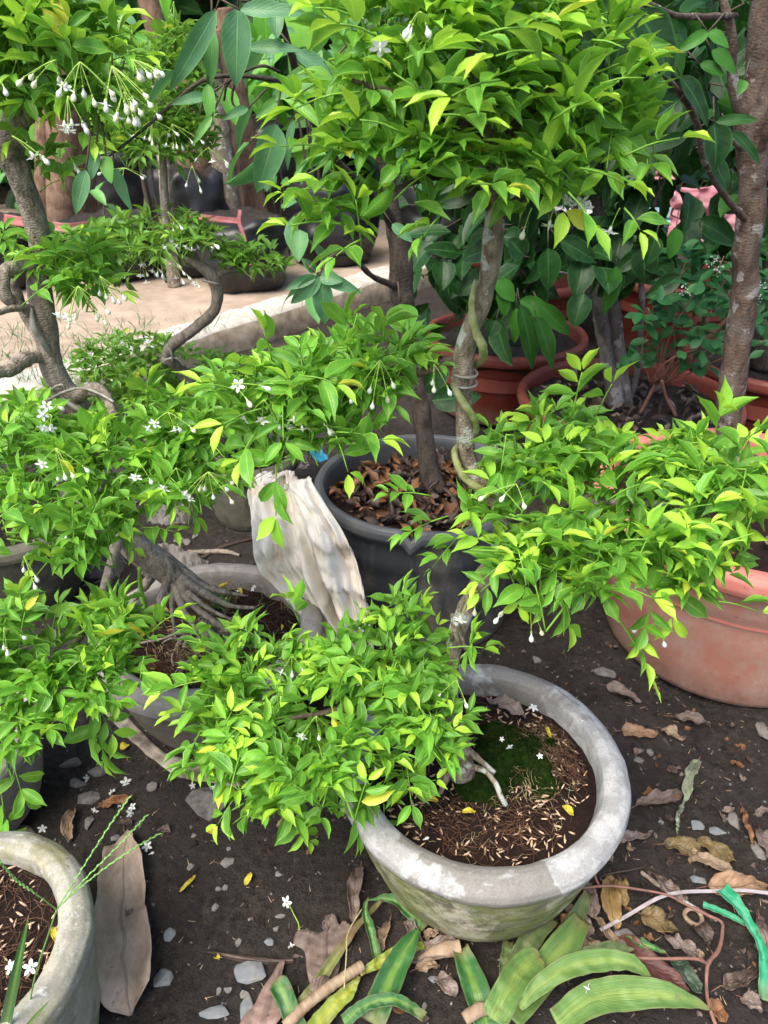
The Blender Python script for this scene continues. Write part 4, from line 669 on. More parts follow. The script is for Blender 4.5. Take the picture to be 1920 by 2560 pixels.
btree('broadleaf_tree', 'tree with twin mottled grey trunks and dark leaves in the wide red tub', 'tree', (.85, 2.41, .29),
      [('trunk', [(1555, 1040, 2.40), (1550, 960, 2.4), (1540, 860, 2.4), (1528, 760, 2.4), (1520, 640, 2.42), (1500, 520, 2.44), (1480, 380, 2.45), (1470, 200, 2.45), (1465, 20, 2.45)], [.045, .036, .032, .03, .028, .022, .018, .012, .006], 70),
       ('trunk', [(1545, 1020, 2.38), (1525, 930, 2.36), (1510, 850, 2.36), (1500, 760, 2.36), (1500, 650, 2.37), (1450, 560, 2.4), (1420, 420, 2.4), (1400, 250, 2.4)], [.032, .026, .024, .023, .02, .015, .012, .005], 70),
       ('branch', [(1562, 1020, 2.42), (1590, 940, 2.4), (1600, 850, 2.38), (1605, 740, 2.36), (1600, 640, 2.35), (1640, 500, 2.3), (1700, 380, 2.25)], [.014, .012, .011, .01, .008, .006, .003], 50),
       ('branch', [(1515, 860, 2.36), (1490, 780, 2.3), (1440, 700, 2.2), (1400, 680, 2.15)], [.012, .01, .007, .003], 30), ('branch', [(1470, 620, 2.4), (1400, 540, 2.3), (1350, 520, 2.25)], [.01, .007, .003], 30)],
      dark_ells([(1420, 640, 2.25, 140, 90), (1330, 560, 2.3, 120, 80), (1560, 620, 2.3, 130, 90), (1650, 480, 2.3, 120, 90), (1450, 420, 2.4, 200, 130), (1600, 330, 2.3, 180, 150), (1400, 200, 2.45, 260, 160), (1640, 130, 2.4, 220, 160), (1500, 20, 2.4, 300, 120), (1500, -200, 2.3, 380, 160), (1350, -330, 1.9, 500, 120), (1280, 380, 2.5, 120, 150)]), .15, 1.2, M['leaf_dark'], M['bark_twin'],  # topmost ellipsoids are out of view, added as canopy to shade the tubs
      heroes_=[(1370, 620, 1375, 725, 1.95, 62, .5, 0), (1310, 640, 1280, 600, 2.1, 60, .1, 0), (1540, 665, 1520, 790, 1.95, 48, .8, .2), (1400, 600, 1500, 650, 2.1, 55, .3, 0), (1600, 630, 1540, 680, 2.1, 40, .2, 0), (1690, 570, 1680, 645, 1.95, 44, .9, 0), (1640, 590, 1620, 660, 2, 50, .5, 0), (1700, 690, 1620, 740, 2.0, 50, .2, 0), (1750, 600, 1740, 690, 2., 42, .3, 0)], **kd)
btree('broadleaf_tree', 'shrubby tree in the red tub behind the black one, glossy leaves hanging over its rim', 'tree', (.52, 3.12, .29),
      [('trunk', [(1280, 850, 3.1), (1290, 760, 3.1), (1300, 640, 3.1), (1290, 500, 3.1), (1270, 300, 3.1)], [.03, .026, .022, .018, .006], 40), ('branch', [(1290, 760, 3.1), (1330, 700, 2.8), (1330, 700, 2.5), (1310, 730, 2.3)], [.012, .01, .007, .003], 30), ('branch', [(1290, 720, 3.1), (1220, 650, 2.9), (1160, 620, 2.7)], [.014, .008, .004], 30)],
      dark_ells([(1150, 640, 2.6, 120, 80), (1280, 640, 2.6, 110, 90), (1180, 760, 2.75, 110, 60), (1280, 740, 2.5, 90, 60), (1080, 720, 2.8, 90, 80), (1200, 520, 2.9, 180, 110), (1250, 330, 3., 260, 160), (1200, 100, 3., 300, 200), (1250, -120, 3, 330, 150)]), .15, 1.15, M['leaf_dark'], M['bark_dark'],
      heroes_=[(1250, 720, 1270, 790, 2.1, 42, 1, .2), (1300, 750, 1385, 790, 2.1, 50, .8, -.2), (1300, 760, 1350, 930, 2.05, 55, .55, .2), (1340, 790, 1400, 925, 2.05, 50, .6, .3), (1350, 760, 1430, 840, 2.1, 45, .7, -.3), (1290, 770, 1290, 860, 2.1, 34, 1, 0), (1240, 700, 1290, 750, 2.1, 48, .9, .1), (1240, 800, 1225, 840, 2.15, 40, .1, 0), (1110, 900, 1050, 990, 2.3, 75, .2, 0), (1080, 1000, 1200, 990, 2.2, 70, .2, 0), (1260, 590, 1310, 600, 2.2, 55, .3, 0)], **kd)
btree('broadleaf_tree', 'tall tree with patchy brown trunk rising from the salmon tub at right', 'tree', (.93, 1.75, .37),
      [('trunk', [(1808, 1130, 1.75), (1820, 1060, 1.75), (1830, 960, 1.75), (1845, 850, 1.75), (1858, 740, 1.75), (1868, 620, 1.75), (1880, 480, 1.75), (1885, 380, 1.75), (1882, 300, 1.75), (1892, 200, 1.75), (1902, 90, 1.75), (1910, -60, 1.75)], [.036, .032, .031, .031, .031, .031, .032, .034, .036, .026, .024, .022], 150),
       ('branch', [(1872, 290, 1.75), (1845, 260, 1.73), (1830, 180, 1.72), (1828, 80, 1.7), (1795, -40, 1.7)], [.018, .012, .010, .010, .007], 50), ('branch', [(1895, 300, 1.75), (1925, 200, 1.77), (1935, 50, 1.8)], [.026, .02, .016], 30),
       ('branch', [(1885, 420, 1.75), (1915, 330, 1.7), (1930, 250, 1.68)], [.01, .008, .006], 24), ('branch', [(1875, 560, 1.75), (1820, 500, 1.68), (1760, 400, 1.6), (1740, 300, 1.55), (1690, 220, 1.5), (1640, 170, 1.45)], [.008, .007, .006, .006, .005, .003], 50),
       ('branch', [(1840, 40, 1.72), (1700, 40, 1.5), (1620, 10, 1.4), (1590, 30, 1.32)], [.006, .005, .004, .002], 30), ('branch', [(1860, 380, 1.75), (1810, 340, 1.7), (1740, 370, 1.65)], [.006, .004, .002], 24)],
      [(1750, 230, 2.1, 110, 120, .1), (1800, 60, 2.0, 130, 80, .15), (1640, 60, 1.9, 110, 60, .1), (1780, 420, 2.1, 60, 80, .1), (1890, 500, 2.15, 60, 100, .1), (1700, -250, 1.8, 400, 150, .5)], .12, 1.2, M['leaf_dark'], M['bark_tall'], n_mult=4., wr=.5, tone=(.1, .8), droop=.5,  # last ellipsoid is unseen above the frame, added to cast shade behind
      heroes_=[(1592, 28, 1698, 175, 1.35, 118, .12, .2), (1570, 45, 1540, 170, 1.4, 75, .15, .2), (1590, 20, 1470, 25, 1.45, 70, .2, 0), (1700, 190, 1790, 300, 1.5, 55, .12, .3), (1700, 250, 1640, 290, 1.5, 60, .15, 0), (1785, 310, 1800, 420, 1.5, 85, .1, .1), (1790, 305, 1900, 290, 1.55, 30, .6, 0), (1830, 330, 1915, 400, 1.6, 34, .5, .2), (1780, 400, 1830, 470, 1.55, 50, .15, .2), (1770, 80, 1700, 120, 1.5, 34, 1, 0), (1770, 80, 1825, 110, 1.5, 34, 1, 0), (1780, 125, 1845, 175, 1.55, 40, .9, 0), (1750, 160, 1815, 180, 1.55, 32, .8, 0), (1640, 170, 1650, 260, 1.55, 55, .75, .1), (1720, 340, 1560, 380, 1.6, 40, .1, 0), (1860, 200, 1850, 230, 1.6, 30, 1, 0), (1520, 40, 1530, 60, 1.45, 40, .7, 0)])
btree('broadleaf_tree', 'dense dark tree in the red tub at the right edge', 'tree', (1.58, 2.82, .29),
      [('trunk', [(1905, 920, 2.8), (1910, 760, 2.8), (1900, 500, 2.8), (1850, 250, 2.8)], [.04, .035, .025, .008], 40)],
      dark_ells([(1850, 700, 2.6, 110, 110), (1980, 640, 2.6, 110, 160), (1900, 330, 2.9, 180, 170), (1880, 80, 2.8, 220, 160), (1800, 620, 2.9, 60, 60)]), .14, 1.2, M['leaf_dark'], M['bark_dark'], **kd)
for i, (x, lab, els) in enumerate(((0, 'dark shade tree closing the view behind the twin trunks', [(1350, 250, 4.2, 260, 260), (1650, 200, 4.2, 260, 220), (1500, -50, 4.2, 420, 200), (1250, 560, 4.2, 110, 120), (1620, 640, 4.4, 130, 100), (1400, 480, 4.2, 160, 120)]), (1, 'dark shade tree closing the view behind the tall brown trunk', [(1900, 260, 4.2, 240, 330), (1990, 620, 4.4, 160, 200), (1850, -80, 4.2, 380, 200), (2150, 300, 4, 200, 400)]))):
    c = at(els[0][0], els[0][1], 4.2); c[2] = 0
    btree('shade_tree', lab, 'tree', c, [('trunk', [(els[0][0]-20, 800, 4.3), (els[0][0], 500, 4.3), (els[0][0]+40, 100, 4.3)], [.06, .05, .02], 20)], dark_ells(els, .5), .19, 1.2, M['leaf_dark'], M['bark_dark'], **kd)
# leafy weed with small oval leaflets and white flower heads beside the tall trunk
wd = thing('flowering_weed', at(1640, 1000, 2.05)*A([1, 1, 0])+A([0, 0, .3]), 'weed with small oval leaflets and tiny white flower heads beside the brown trunk', 'weed')
st, lf = MB(), MB(); wl = [(1640, 870), (1700, 850), (1750, 830), (1680, 800), (1640, 800), (1720, 770), (1780, 750), (1800, 710), (1850, 760), (1900, 800), (1890, 730), (1760, 700), (1700, 700), (1830, 820), (1660, 740), (1740, 900), (1620, 770), (1810, 640), (1900, 690), (1720, 640), (1780, 860), (1600, 880), (1915, 850), (1860, 640)]
for (px, py) in wl:
    y = random.uniform(1.9, 2.1); c = at(px, py, y); b0 = at(1640+random.uniform(-20, 40), 960, 2.08); st.tube([b0, (b0+c)/2+A([random.gauss(0, .03), -.02, .02]), c], [.0025, .0018, .0012], 5, 14)
    for k in range(random.randint(8, 12)):
        a = random.uniform(0, 2*pi); d = A([cos(a), sin(a)*.6-.2, random.gauss(-.15, .4)]); o = c+R.normal(0, .018, 3); leaf_batch(lf, [o], [d], [UP+R.normal(0, .3, 3)-A([0, .4, 0])], random.uniform(.04, .06), random.uniform(.022, .03), .3, .2, random.uniform(0, .6), 6, 2)
st.build('stem', M['redtwig'], wd); lf.build('leaflets', M['leaf_weed'], wd)
for (px, py) in ((1785, 655), (1800, 672), (1712, 725), (1900, 745), (1910, 715)):
    fb = MB(); c = at(px, py, 1.88)
    for k in range(16): q = c+R.normal(0, .007, 3); fb.tube([q, q+A([0, 0, .002])], [.0012, .0017], 5)
    fb.build('flower_head', M['petal'], wd)
for pts, rd, lab in (([(1600, 1035, 2.15), (1640, 960, 2.1), (1680, 900, 2.05)], [.006, .005, .004], 'bare brown twig leaning out of the wide red tub'), ([(1690, 1040, 2.1), (1665, 990, 2.08), (1655, 950, 2.06)], [.006, .004, .005], 'dry curled stalk in the wide red tub')):
    b = MB(); b.tube(P3(pts), rd, 7, 20, .15); tag(b.build('twig', M['redtwig']), lab, 'twig')
# big-leaved banana clump, palms in bags, behind on the concrete
def palm(px0, py0, px1, py1, y, rpx, lab, mat='palm_bark'):
    p0, p1 = at(px0, py0, y), at(px1, py1, y); d = nz(p1-p0); p0 = p0-d*(p0[2]-.15)/d[2] if p0[2] > .15 else p0; p1 = p1+d*.5
    r = rpx*PX(at(px0, py0, y)); t = thing('palm_tree', p0*A([1, 1, 0])+A([0, 0, .15]), lab, 'palm', 'bagged palm trunks at the back'); b = MB()
    n_ = 140; s = np.linspace(0, 1, n_)[:, None]; P = p0+(p1-p0)*s; rad = r*(1.08-.15*s[:, 0])*(1+.035*np.abs(np.sin(s[:, 0]*42)))
    b.tube(P, rad, 20, None, .07, px0*.01); b.build('trunk', M[mat], t); return p0, r
pl = [palm(160, 560, 158, 340, 5.1, 36, 'straight brown palm trunk behind the left bonsai branch'), palm(222, 540, 205, 340, 5.3, 22, 'dark slim palm trunk beside the straight brown one'), palm(502, 550, 478, 330, 5.0, 40, 'thickest fibrous palm trunk leaning above the pink strap'), palm(575, 540, 545, 330, 4.95, 27, 'smooth grey palm trunk between two brown ones', 'bark'),
      palm(606, 540, 578, 320, 5.0, 12, 'thin brown palm trunk right of the grey one'), palm(640, 500, 600, 260, 5.3, 24, 'dark brown palm trunk at the right of the bundle'), palm(425, 590, 412, 430, 4.6, 15, 'slender grey sapling trunk between palm clusters', 'bark'), palm(108, 540, 112, 340, 5.4, 20, 'shaded palm trunk at the far left of the bundle'), palm(420, 200, 372, 0, 5.6, 26, 'brown palm trunk rising at the top beside broad leaves')]
def bag(x, y, r, h, lab, seed):
    t = thing('nursery_bag', (x, y, .15), lab, 'bag', 'black nursery bags on the concrete'); a = np.linspace(0, 2*pi, 60, endpoint=False); zz = np.linspace(0, 1, 24)
    q = np.stack(np.broadcast_arrays(np.cos(a)[None], np.sin(a)[None], zz[:, None]), -1); rr = r*(.82+.25*np.sin(zz*2.6)[:, None])*(1+.09*fbm(q*A([3, 3, 5]), 3, seed)); rr[-1] *= .86; rr[0] *= .9
    V = np.stack([x+rr*np.cos(a), y+rr*np.sin(a), .155+h*zz[:, None]*(1+.05*fbm(q*3, 2, seed+4))], -1).reshape(-1, 3); i, j = np.meshgrid(np.arange(23), np.arange(60), indexing='ij')
    mk('bag_skin', V, np.stack([i*60+j, i*60+(j+1) % 60, (i+1)*60+(j+1) % 60, (i+1)*60+j], -1).reshape(-1, 4), M['bagskin'], t)
    aa = V[-60:]*1.; cap = np.vstack([aa, aa.mean(0)+A([0, 0, -.01])]); mk('soil_top', cap, [(k, (k+1) % 60, 60) for k in range(60)], M['soil'], t); return t
pb = at(580, 600, 4.55); bag(-.84, 4.62, .27, .40, 'round black nursery bag with pink strap on the sandy concrete', 1)
bag(-1.72, 4.9, .3, .36, 'black nursery bag behind the left bonsai trunk', 2); bag(-2.4, 4.6, .3, .38, 'black nursery bag at the far left edge', 3); bag(-1.22, 5.0, .27, .62, 'tall dark nursery bag between the two palm clusters', 4); bag(-.35, 5.3, .3, .5, 'dark nursery bag right of the strapped one', 5); bag(.35, 5.6, .33, .5, 'dark nursery bag behind the drooping leaves', 6); bag(-2.0, 6.3, .4, .7, 'big dark nursery bag in the back row left', 7); bag(-.9, 6.5, .45, .8, 'big dark nursery bag in the back row centre', 8)
def strapob(pts, w, label, mat, name='plastic_strap', up=(0, -1, .3), rip=.05, prof=(1, 1, 1), cat='strap', th=.0015, n=40, crump=0., ripf=9, fold=.2, m=7):
    V, Q, uv = surf(P3(pts), w, up, fold, rip, ripf, n, m, pts[0][0]*.1, crump, prof); o = mk(name, V, Q, mat, None, uv); thick(o, th); return tag(o, label, cat)
strapob([(468, 534, 4.32), (520, 545, 4.33), (600, 553, 4.36)], .03, 'pink plastic strap tied round the palm bundle above the round bag', M['pinks']); strapob([(600, 525, 4.3), (598, 555, 4.29), (612, 600, 4.28), (632, 700, 4.28)], .02, 'hanging end of the pink strap on the round bag', M['pinks'])
strapob([(10, 547, 4.2), (90, 560, 4.15), (170, 570, 4.15), (240, 562, 4.3)], .05, 'faded wide pink strap behind the left bonsai trunk', M['pinks'])
bt = thing('banana_plant', (-1.2, 6.6, .15), 'banana plant with long upright green blades at the top left', 'banana plant')
lf = MB()
for i in range(60):
    c = at(random.uniform(-100, 900), random.uniform(60, 420), random.uniform(5.6, 6.8)); d = A([random.gauss(0, .5), random.gauss(-.2, .4), random.uniform(.4, 1)]); leaf_batch(lf, [c-d*.2], [d], [A([random.gauss(0, .5), -1, .5])], random.uniform(.6, 1.2), random.uniform(.14, .26), random.uniform(.3, 1.4), .3, random.uniform(0, 1), 12, 2)
lf.build('blades', M['leaf_banana'], bt); b = MB(); b.tube([(-1.2, 6.6, .15), (-1.22, 6.55, .8), (-1.2, 6.6, 1.6)], [.09, .08, .04], 14, 20, .05); b.build('stem', M['palm_bark'], bt)
for i, (px, py, y, rx, ry, lab) in enumerate(((330, 120, 4.7, 150, 70, 'green shrub behind the farther bonsai crown'), (60, 420, 5.6, 120, 90, 'low green shrub left of the palm trunks'), (700, 460, 5.5, 100, 60, 'low shrub right of the palm trunks'), (250, 500, 4.6, 40, 50, 'small leafy plant beside the straight palm trunk'), (760, 120, 5.5, 200, 120, 'tall shrub seen between the drooping waxy leaves'))):
    c = at(px, py, y); t = thing('shrub', c*A([1, 1, 0])+A([0, 0, .15]), lab, 'shrub'); lf = MB(); b = MB(); big_leaves(lf, [(px, py, y, rx, ry, .3)], .13, 2.2, wr=.45, tone=(.1, .9)); lf.build('foliage', M['leaf_blue'], t)
    for k in range(4): b.tube([c*A([1, 1, 0])+A([0, 0, .15]), (c+A([0, 0, .15]))*A([1, 1, .5])+R.normal(0, .04, 3), c+R.normal(0, .1, 3)], [.012, .009, .004], 6, 12)
    b.build('stem', M['bark_dark'], t)
lf = MB()
for lay in range(3):
    n_ = 2600; x = R.uniform(-9, 9, n_); y = 7.6+lay*.6+R.normal(0, .3, n_)+.3*np.sin(x*1.7+lay); z = R.uniform(.1, 4.6, n_); pp = np.stack([x, y, z], -1)
    leaf_batch(lf, pp, nz(np.stack([R.normal(0, .6, n_), R.normal(-.5, .4, n_), R.normal(-.5, .5, n_)], -1)), A([0, -.6, .8])+R.normal(0, .35, (n_, 3)), R.uniform(.25, .5, n_), R.uniform(.14, .26, n_), R.uniform(.2, 1, n_), .3, R.uniform(0, .6, n_), 5, 1)
tag(lf.build('vegetation', M['leaf_dark']), 'dense dark leafy thicket closing off the nursery at the back', 'thicket', kind='stuff')
V = [(-12, 9.4, 0), (12, 9.4, 0), (12, 9.4, 5.5), (-12, 9.4, 5.5), (-12, 9.5, 0), (12, 9.5, 0), (12, 9.5, 5.5), (-12, 9.5, 5.5)]
tag(mk('sky_block_wall', V, [(0, 1, 2, 3), (5, 4, 7, 6), (3, 2, 6, 7), (1, 5, 6, 2), (4, 0, 3, 7)], M['bark_dark'], smooth=False), 'dark wall added behind the thicket to block bright sky', 'wall', kind='structure')  # added blocker: keeps bright sky from showing through the leaf gaps
# coloured sheets glimpsed between the dark leaves
def sheet(name, cx, cy, y, wpx, hpx, mat, label, seed=0., cat='sheet', tilt=.2, crump=.03):
    c = at(cx, cy, y); m = PX(c); n_ = 30; u, v = np.meshgrid(np.linspace(-.5, .5, n_), np.linspace(-.5, .5, n_), indexing='ij'); q = np.stack([u*4, v*4, 0*u+seed], -1); dz = crump*fbm(q, 3, seed)
    e = 1+.1*vnoise(q*2, seed+2)
    V = np.stack([c[0]+u*wpx*m*e, c[1]+dz+v*tilt*hpx*m, c[2]+v*hpx*m*e], -1).reshape(-1, 3); o = mk(name, V, grid_faces(n_, n_), mat); thick(o, .002); return tag(o, label, cat)
sheet('plastic_sheet', 1770, 540, 3.45, 190, 130, M['pink'], 'pink plastic sheet showing through dark leaves left of the brown trunk', 1); sheet('plastic_sheet', 1465, 570, 3.5, 40, 60, M['pink'], 'sliver of pink sheet below the crown flowers', 2); sheet('plastic_sheet', 1660, 430, 3.5, 50, 30, M['pink'], 'small pink scrap high between dark leaves', 3)
sheet('plastic_sheet', 1630, 548, 3.55, 120, 50, M['cyan'], 'pale cyan sheet glimpsed behind the dark leaves', 4); sheet('plastic_sheet', 1440, 540, 3.55, 110, 90, M['whites'], 'white sheet glimpsed under the crown', 5)
# ---------------- weeds and grass ----------------
def grassmb(mb, P, n, h, spread=.03, w=.0022):
    for _ in range(n):
        b = A(P)+A([random.gauss(0, spread), random.gauss(0, spread), 0]); d = nz(A([random.gauss(0, .5), random.gauss(0, .5), 1])); hh_ = h*random.uniform(.5, 1.1)
        leaf_batch(mb, [b], [d], [A([random.gauss(0, 1), random.gauss(0, 1), .1])], hh_, w*random.uniform(.8, 1.5), random.uniform(.2, 1.6), .3, random.uniform(.1, .9), 6, 0, None, 0)
mb = MB()
for _ in range(95):
    px, py = random.uniform(-60, 520), random.uniform(800, 990); p = atz(px, py, .15 if py < 1010-px*.32 else 0.01); grassmb(mb, p, 7, random.uniform(.05, .16), .04, .003)
for px, py in ((560, 950), (600, 930), (700, 905), (800, 860), (640, 905), (400, 1010), (450, 1000), (300, 1030)): grassmb(mb, atz(px, py, 0), 8, .08, .03, .003)
for px, py in ((700, 775), (750, 765), (608, 720)): grassmb(mb, atz(px, py, .15), 4, .14, .02, .003)
tag(mb.build('grass', M['leaf_weed']), 'thin weedy grass along the foot of the concrete path', 'grass', kind='stuff')
mb = MB(); lf = MB()
for px, py in ((528, 1465), (545, 1455), (560, 1470)):
    p = at(px, py, 1.38); p[2] = .205
    for k in range(6): lv = p+A([random.gauss(0, .01), random.gauss(0, .008), random.uniform(.01, .045)]); mb.tube([p, lv], [.0008, .0006], 4); leaf_batch(lf, [lv, lv], [A([1, random.gauss(0, .5), .2]), A([-1, random.gauss(0, .5), .2])], [UP, UP], .014, .009, .3, .2, .4, 5, 2)
sw = thing('seedling', at(545, 1465, 1.38)*A([1, 1, 0])+A([0, 0, .2]), 'tiny green seedling in the pot of exposed roots', 'seedling'); mb.build('stem', M['stem'], sw); lf.build('leaflets', M['leaf_weed'], sw)
b = MB(); b.tube(P3([(362, 1520, 1.22), (352, 1470, 1.22), (348, 1420, 1.22)]), [.006, .005, .004], 8, 20, .1); ss = b.build('sucker_shoot', M['stem']); tag(ss, 'upright green sucker beside the left bonsai root', 'shoot')
# crabgrass in the corner pot
cg = thing('crabgrass', atz(110, 2500, .24), 'crabgrass with thin seed spikes growing from the lichened corner pot', 'grass weed')
b = MB(); b.tube(P3([(62, 2575, .50), (88, 2440, .49), (120, 2340, .485), (142, 2273, .48)]), [.0013, .0011, .0009], 6, 30); b.build('stem', M['grass'], cg)
for pts in ([(142, 2273, .48), (200, 2180, .5), (270, 2070, .53), (324, 1992, .56)], [(142, 2273, .48), (220, 2190, .49), (310, 2100, .52), (366, 2039, .55)], [(145, 2268, .48), (230, 2195, .48), (320, 2130, .5), (399, 2084, .53)], [(142, 2273, .48), (90, 2235, .47), (40, 2200, .47), (0, 2154, .47)]):
    b = MB(); P = smooth_path(P3(pts), 60); b.tube(P, [.0007, .0005], 5)
    for i in range(6, 60, 2): d = nz(P[min(i+1, 59)]-P[i-1]); sd = nz(np.cross(d, UP))*(1 if i % 4 else -1); b.tube([P[i], P[i]+(d+sd*.35)*.0025, P[i]+(d+sd*.3)*.005], [.0003, .0009, .0002], 5)
    b.build('seed_spike', M['grass'], cg)
for pts, w in (([(10, 2590, .47), (40, 2440, .46), (72, 2287, .47)], .016), ([(60, 2575, .46), (90, 2540, .44), (125, 2500, .43)], .006)):
    V, Q, uv = surf(P3(pts), w, (0, -1, .6), .3, 0, 9, 24, 5, prof=(1, .95, .8, .5, .04)); mk('blade', V, Q, M['s_dark'] if w > .01 else M['s_light'], cg, uv)
# ---------------- litter ----------------
def dry(px0, py0, px1, py1, w, col, label, curl=.3, rip=.085, group=None, z=.004, name='dry_leaf', base_z=0., prof=None, lift=.012, cat='dry leaf', crump=.0085, bow=.06, stalk=True):
    gz = (lambda px, py, d: onsoil(px, py, d)) if base_z == 0 else (lambda px, py, d: atz(px, py, base_z+d))
    a, c = gz(px0, py0, z), gz(px1, py1, z); L = np.linalg.norm(c-a); sd = nz(np.cross(c-a, UP)); m = (a+c)/2+UP*lift*random.uniform(.6, 1.2)+sd*L*bow
    wm = w*PX((a+c)/2); V, Q, uv = surf([a+UP*lift*.3, a*.7+m*.3+UP*lift*.2, m, c*.7+m*.3+UP*lift*random.uniform(-.3, .8), c+UP*lift*.4], wm, UP, curl+random.uniform(0, .5), rip, 8, 26, 9, px0*.37, crump, prof)
    V = V.reshape(26, 9, 3); gz_ = soilh(V[..., 0], V[..., 1])+.0012 if base_z == 0 else base_z+.001; V[..., 2] = np.maximum(V[..., 2], gz_); V = V.reshape(-1, 3)
    o = mk(name, V, Q, M['d_'+col], None, uv); thick(o, .0007); tag(o, label, cat, group)
    if stalk and L > .03:
        b = MB(); e = a-(c-a)/L*min(.02, L*.25); e[2] = a[2]-.002 if base_z == 0 else base_z+.002; b.tube([e, (e+a)/2+UP*.002, a+UP*(lift*.3+.0003), V.reshape(26, 9, 3)[3, 4]+UP*.0003], [.0009, .0008, .0006], 5); s = b.build('stalk', M['redtwig'], o)
        o['has_stalk'] = 1
    return o
dry(312, 2085, 330, 2545, 140, 'big', 'very large flat brown fallen leaf right of the lichened corner pot', .3, .04, lift=.022, crump=.018, bow=.02, prof=(.02, .10, .42, .66, .8, .88, .84, .93, 1, .99, .93, .8, .55, .06))
dry(902, 2172, 885, 2312, 48, 'mauve', 'narrow grey-brown leaf standing by the left side of the pale pot', .4)
L_ = [(1658, 2112, 1756, 2128, 44, 'olive', 'olive brown leaf, upper one of an overlapping dry spray'), (1743, 2102, 1840, 2158, 46, 'olive', 'glossy olive leaf at the top right of the dry spray'), (1720, 2138, 1835, 2182, 44, 'tan', 'curled olive-tan leaf under the glossy one'), (1767, 2218, 1920, 2214, 68, 'orange', 'broad orange-brown leaf above the white wire'),
 (1422, 2262, 1478, 2350, 46, 'grey', 'grey-brown leaf propped on the pot side above the strap leaves'), (1456, 2332, 1505, 2428, 58, 'tan', 'smooth tan oval leaf resting on the strap leaves'), (1487, 2288, 1592, 2430, 30, 'tan', 'long narrow folded tan leaf leaning across the strap leaves'), (1533, 2352, 1718, 2492, 80, 'maroon', 'maroon striped leaf lying across the strap leaves'), (1676, 2405, 1750, 2500, 56, 'green', 'dull grey-green leaf under the maroon one'),
 (1536, 2462, 1664, 2514, 38, 'gold', 'twisted golden brown leaf on the strap leaves'), (1630, 2474, 1752, 2528, 36, 'grey', 'curled dark brown leaf near the forked red twig'), (1772, 2512, 1810, 2566, 44, 'rust', 'crumpled rust leaf at the bottom edge'), (1597, 2288, 1692, 2330, 64, 'olive', 'broad grey-olive leaf left of the seed ring'), (1470, 2208, 1488, 2300, 44, 'grey', 'upright brown leaf close to the pot wall'), (1526, 2188, 1540, 2330, 52, 'gold', 'golden brown long leaf standing behind the red twig'), (1548, 2196, 1562, 2270, 34, 'gold', 'small golden leaf right of the long golden one'),
 (1898, 2288, 1922, 2404, 52, 'mauve', 'mauve leaf beside the green plastic strap'), (1498, 2146, 1536, 2152, 32, 'tan', 'small beige leaf just off the pot rim at right'), (1406, 2412, 1446, 2428, 44, 'orange', 'small round tan leaf on the strap leaves'), (1400, 2352, 1428, 2370, 34, 'tan', 'crumpled little tan leaf above the round one'), (1400, 2315, 1440, 2300, 40, 'rust', 'brown leaf tucked under the pot base'),
 (1515, 1722, 1600, 1762, 42, 'grey', 'shrivelled grey leaf between pale pot and salmon tub'), (1550, 1838, 1645, 1842, 40, 'orange', 'orange-tan leaf right of the pale pot rim'), (1650, 1826, 1714, 1854, 32, 'tan', 'smaller tan leaf next to the orange-tan one'), (1680, 1792, 1772, 1814, 34, 'mauve', 'purple-brown leaf under the front of the salmon tub'), (1590, 2016, 1712, 1978, 48, 'mauve', 'dark purple-brown leaf with torn edge right of the pot'), (1530, 2104, 1632, 2084, 34, 'grey', 'slender grey-brown leaf close to the pot rim'),
 (1748, 1900, 1712, 2010, 36, 'palegreen', 'bleached pale green blade on the bare soil'), (1712, 2005, 1690, 2088, 12, 'palegreen', 'thin withered end of the bleached blade'), (1856, 2022, 1882, 2118, 14, 'rust', 'thin rolled brown leaf at the right'), (1902, 2080, 1925, 2150, 40, 'mauve', 'mauve-brown leaf at the right edge'), (1640, 2190, 1700, 2260, 40, 'mauve', 'dark leaf behind the grey stick'), (1660, 2340, 1735, 2400, 40, 'grey', 'curled grey leaf below the seed ring'), (1735, 2320, 1770, 2370, 50, 'dark', 'dark decayed leaf by the red twig'), (1800, 2470, 1890, 2430, 40, 'dark', 'dark sodden leaf near the green strap end'), (1850, 2500, 1900, 2540, 44, 'grey', 'dull leaf at the bottom right corner'),
 (188, 2030, 172, 2112, 38, 'tan', 'curled brown leaf behind the lichened pot rim'), (250, 2024, 341, 2007, 30, 'rust', 'rust brown leaf under fallen flowers'), (1095, 2452, 1140, 2500, 52, 'grey', 'dry leaf beneath the cane stub'), (1020, 2300, 1060, 2390, 36, 'grey', 'shredded tan leaf below the left of the pot'), (975, 2300, 950, 2390, 26, 'tan', 'pale split leaf left of the pot base'), (1060, 2345, 1120, 2330, 26, 'tan', 'curled leaf strip under the pot base'), (1010, 2395, 1150, 2370, 60, 'grey', 'broad dull leaf lying under the pot base'), (1040, 2425, 1100, 2415, 28, 'tan', 'small pale leaf under the cane stub'), (960, 2480, 1020, 2540, 40, 'rust', 'brown sheath between the strap leaves'), (760, 2500, 830, 2470, 60, 'mauve', 'mauve leaf piece behind the cane')]
for q in L_: dry(*q)
dry(1218, 1748, 1312, 1800, 44, 'grey', 'curled grey-brown leaf on the peat behind the moss mound', .4, base_z=.243, lift=.014)
for q in ((1408, 2015, 1434, 2042, 20, 'yellow', 'small yellow leaf at the right of the peat'), (1058, 1998, 1096, 2003, 22, 'yellow', 'pale yellow leaf at the left of the peat'), (1155, 2032, 1190, 2030, 16, 'yellow', 'greenish yellow leaf below the moss mound'), (1365, 1820, 1378, 1846, 12, 'yellow', 'tiny yellow leaflet near the pot back')): dry(*q, base_z=.237, lift=.006, stalk=False, crump=.001)
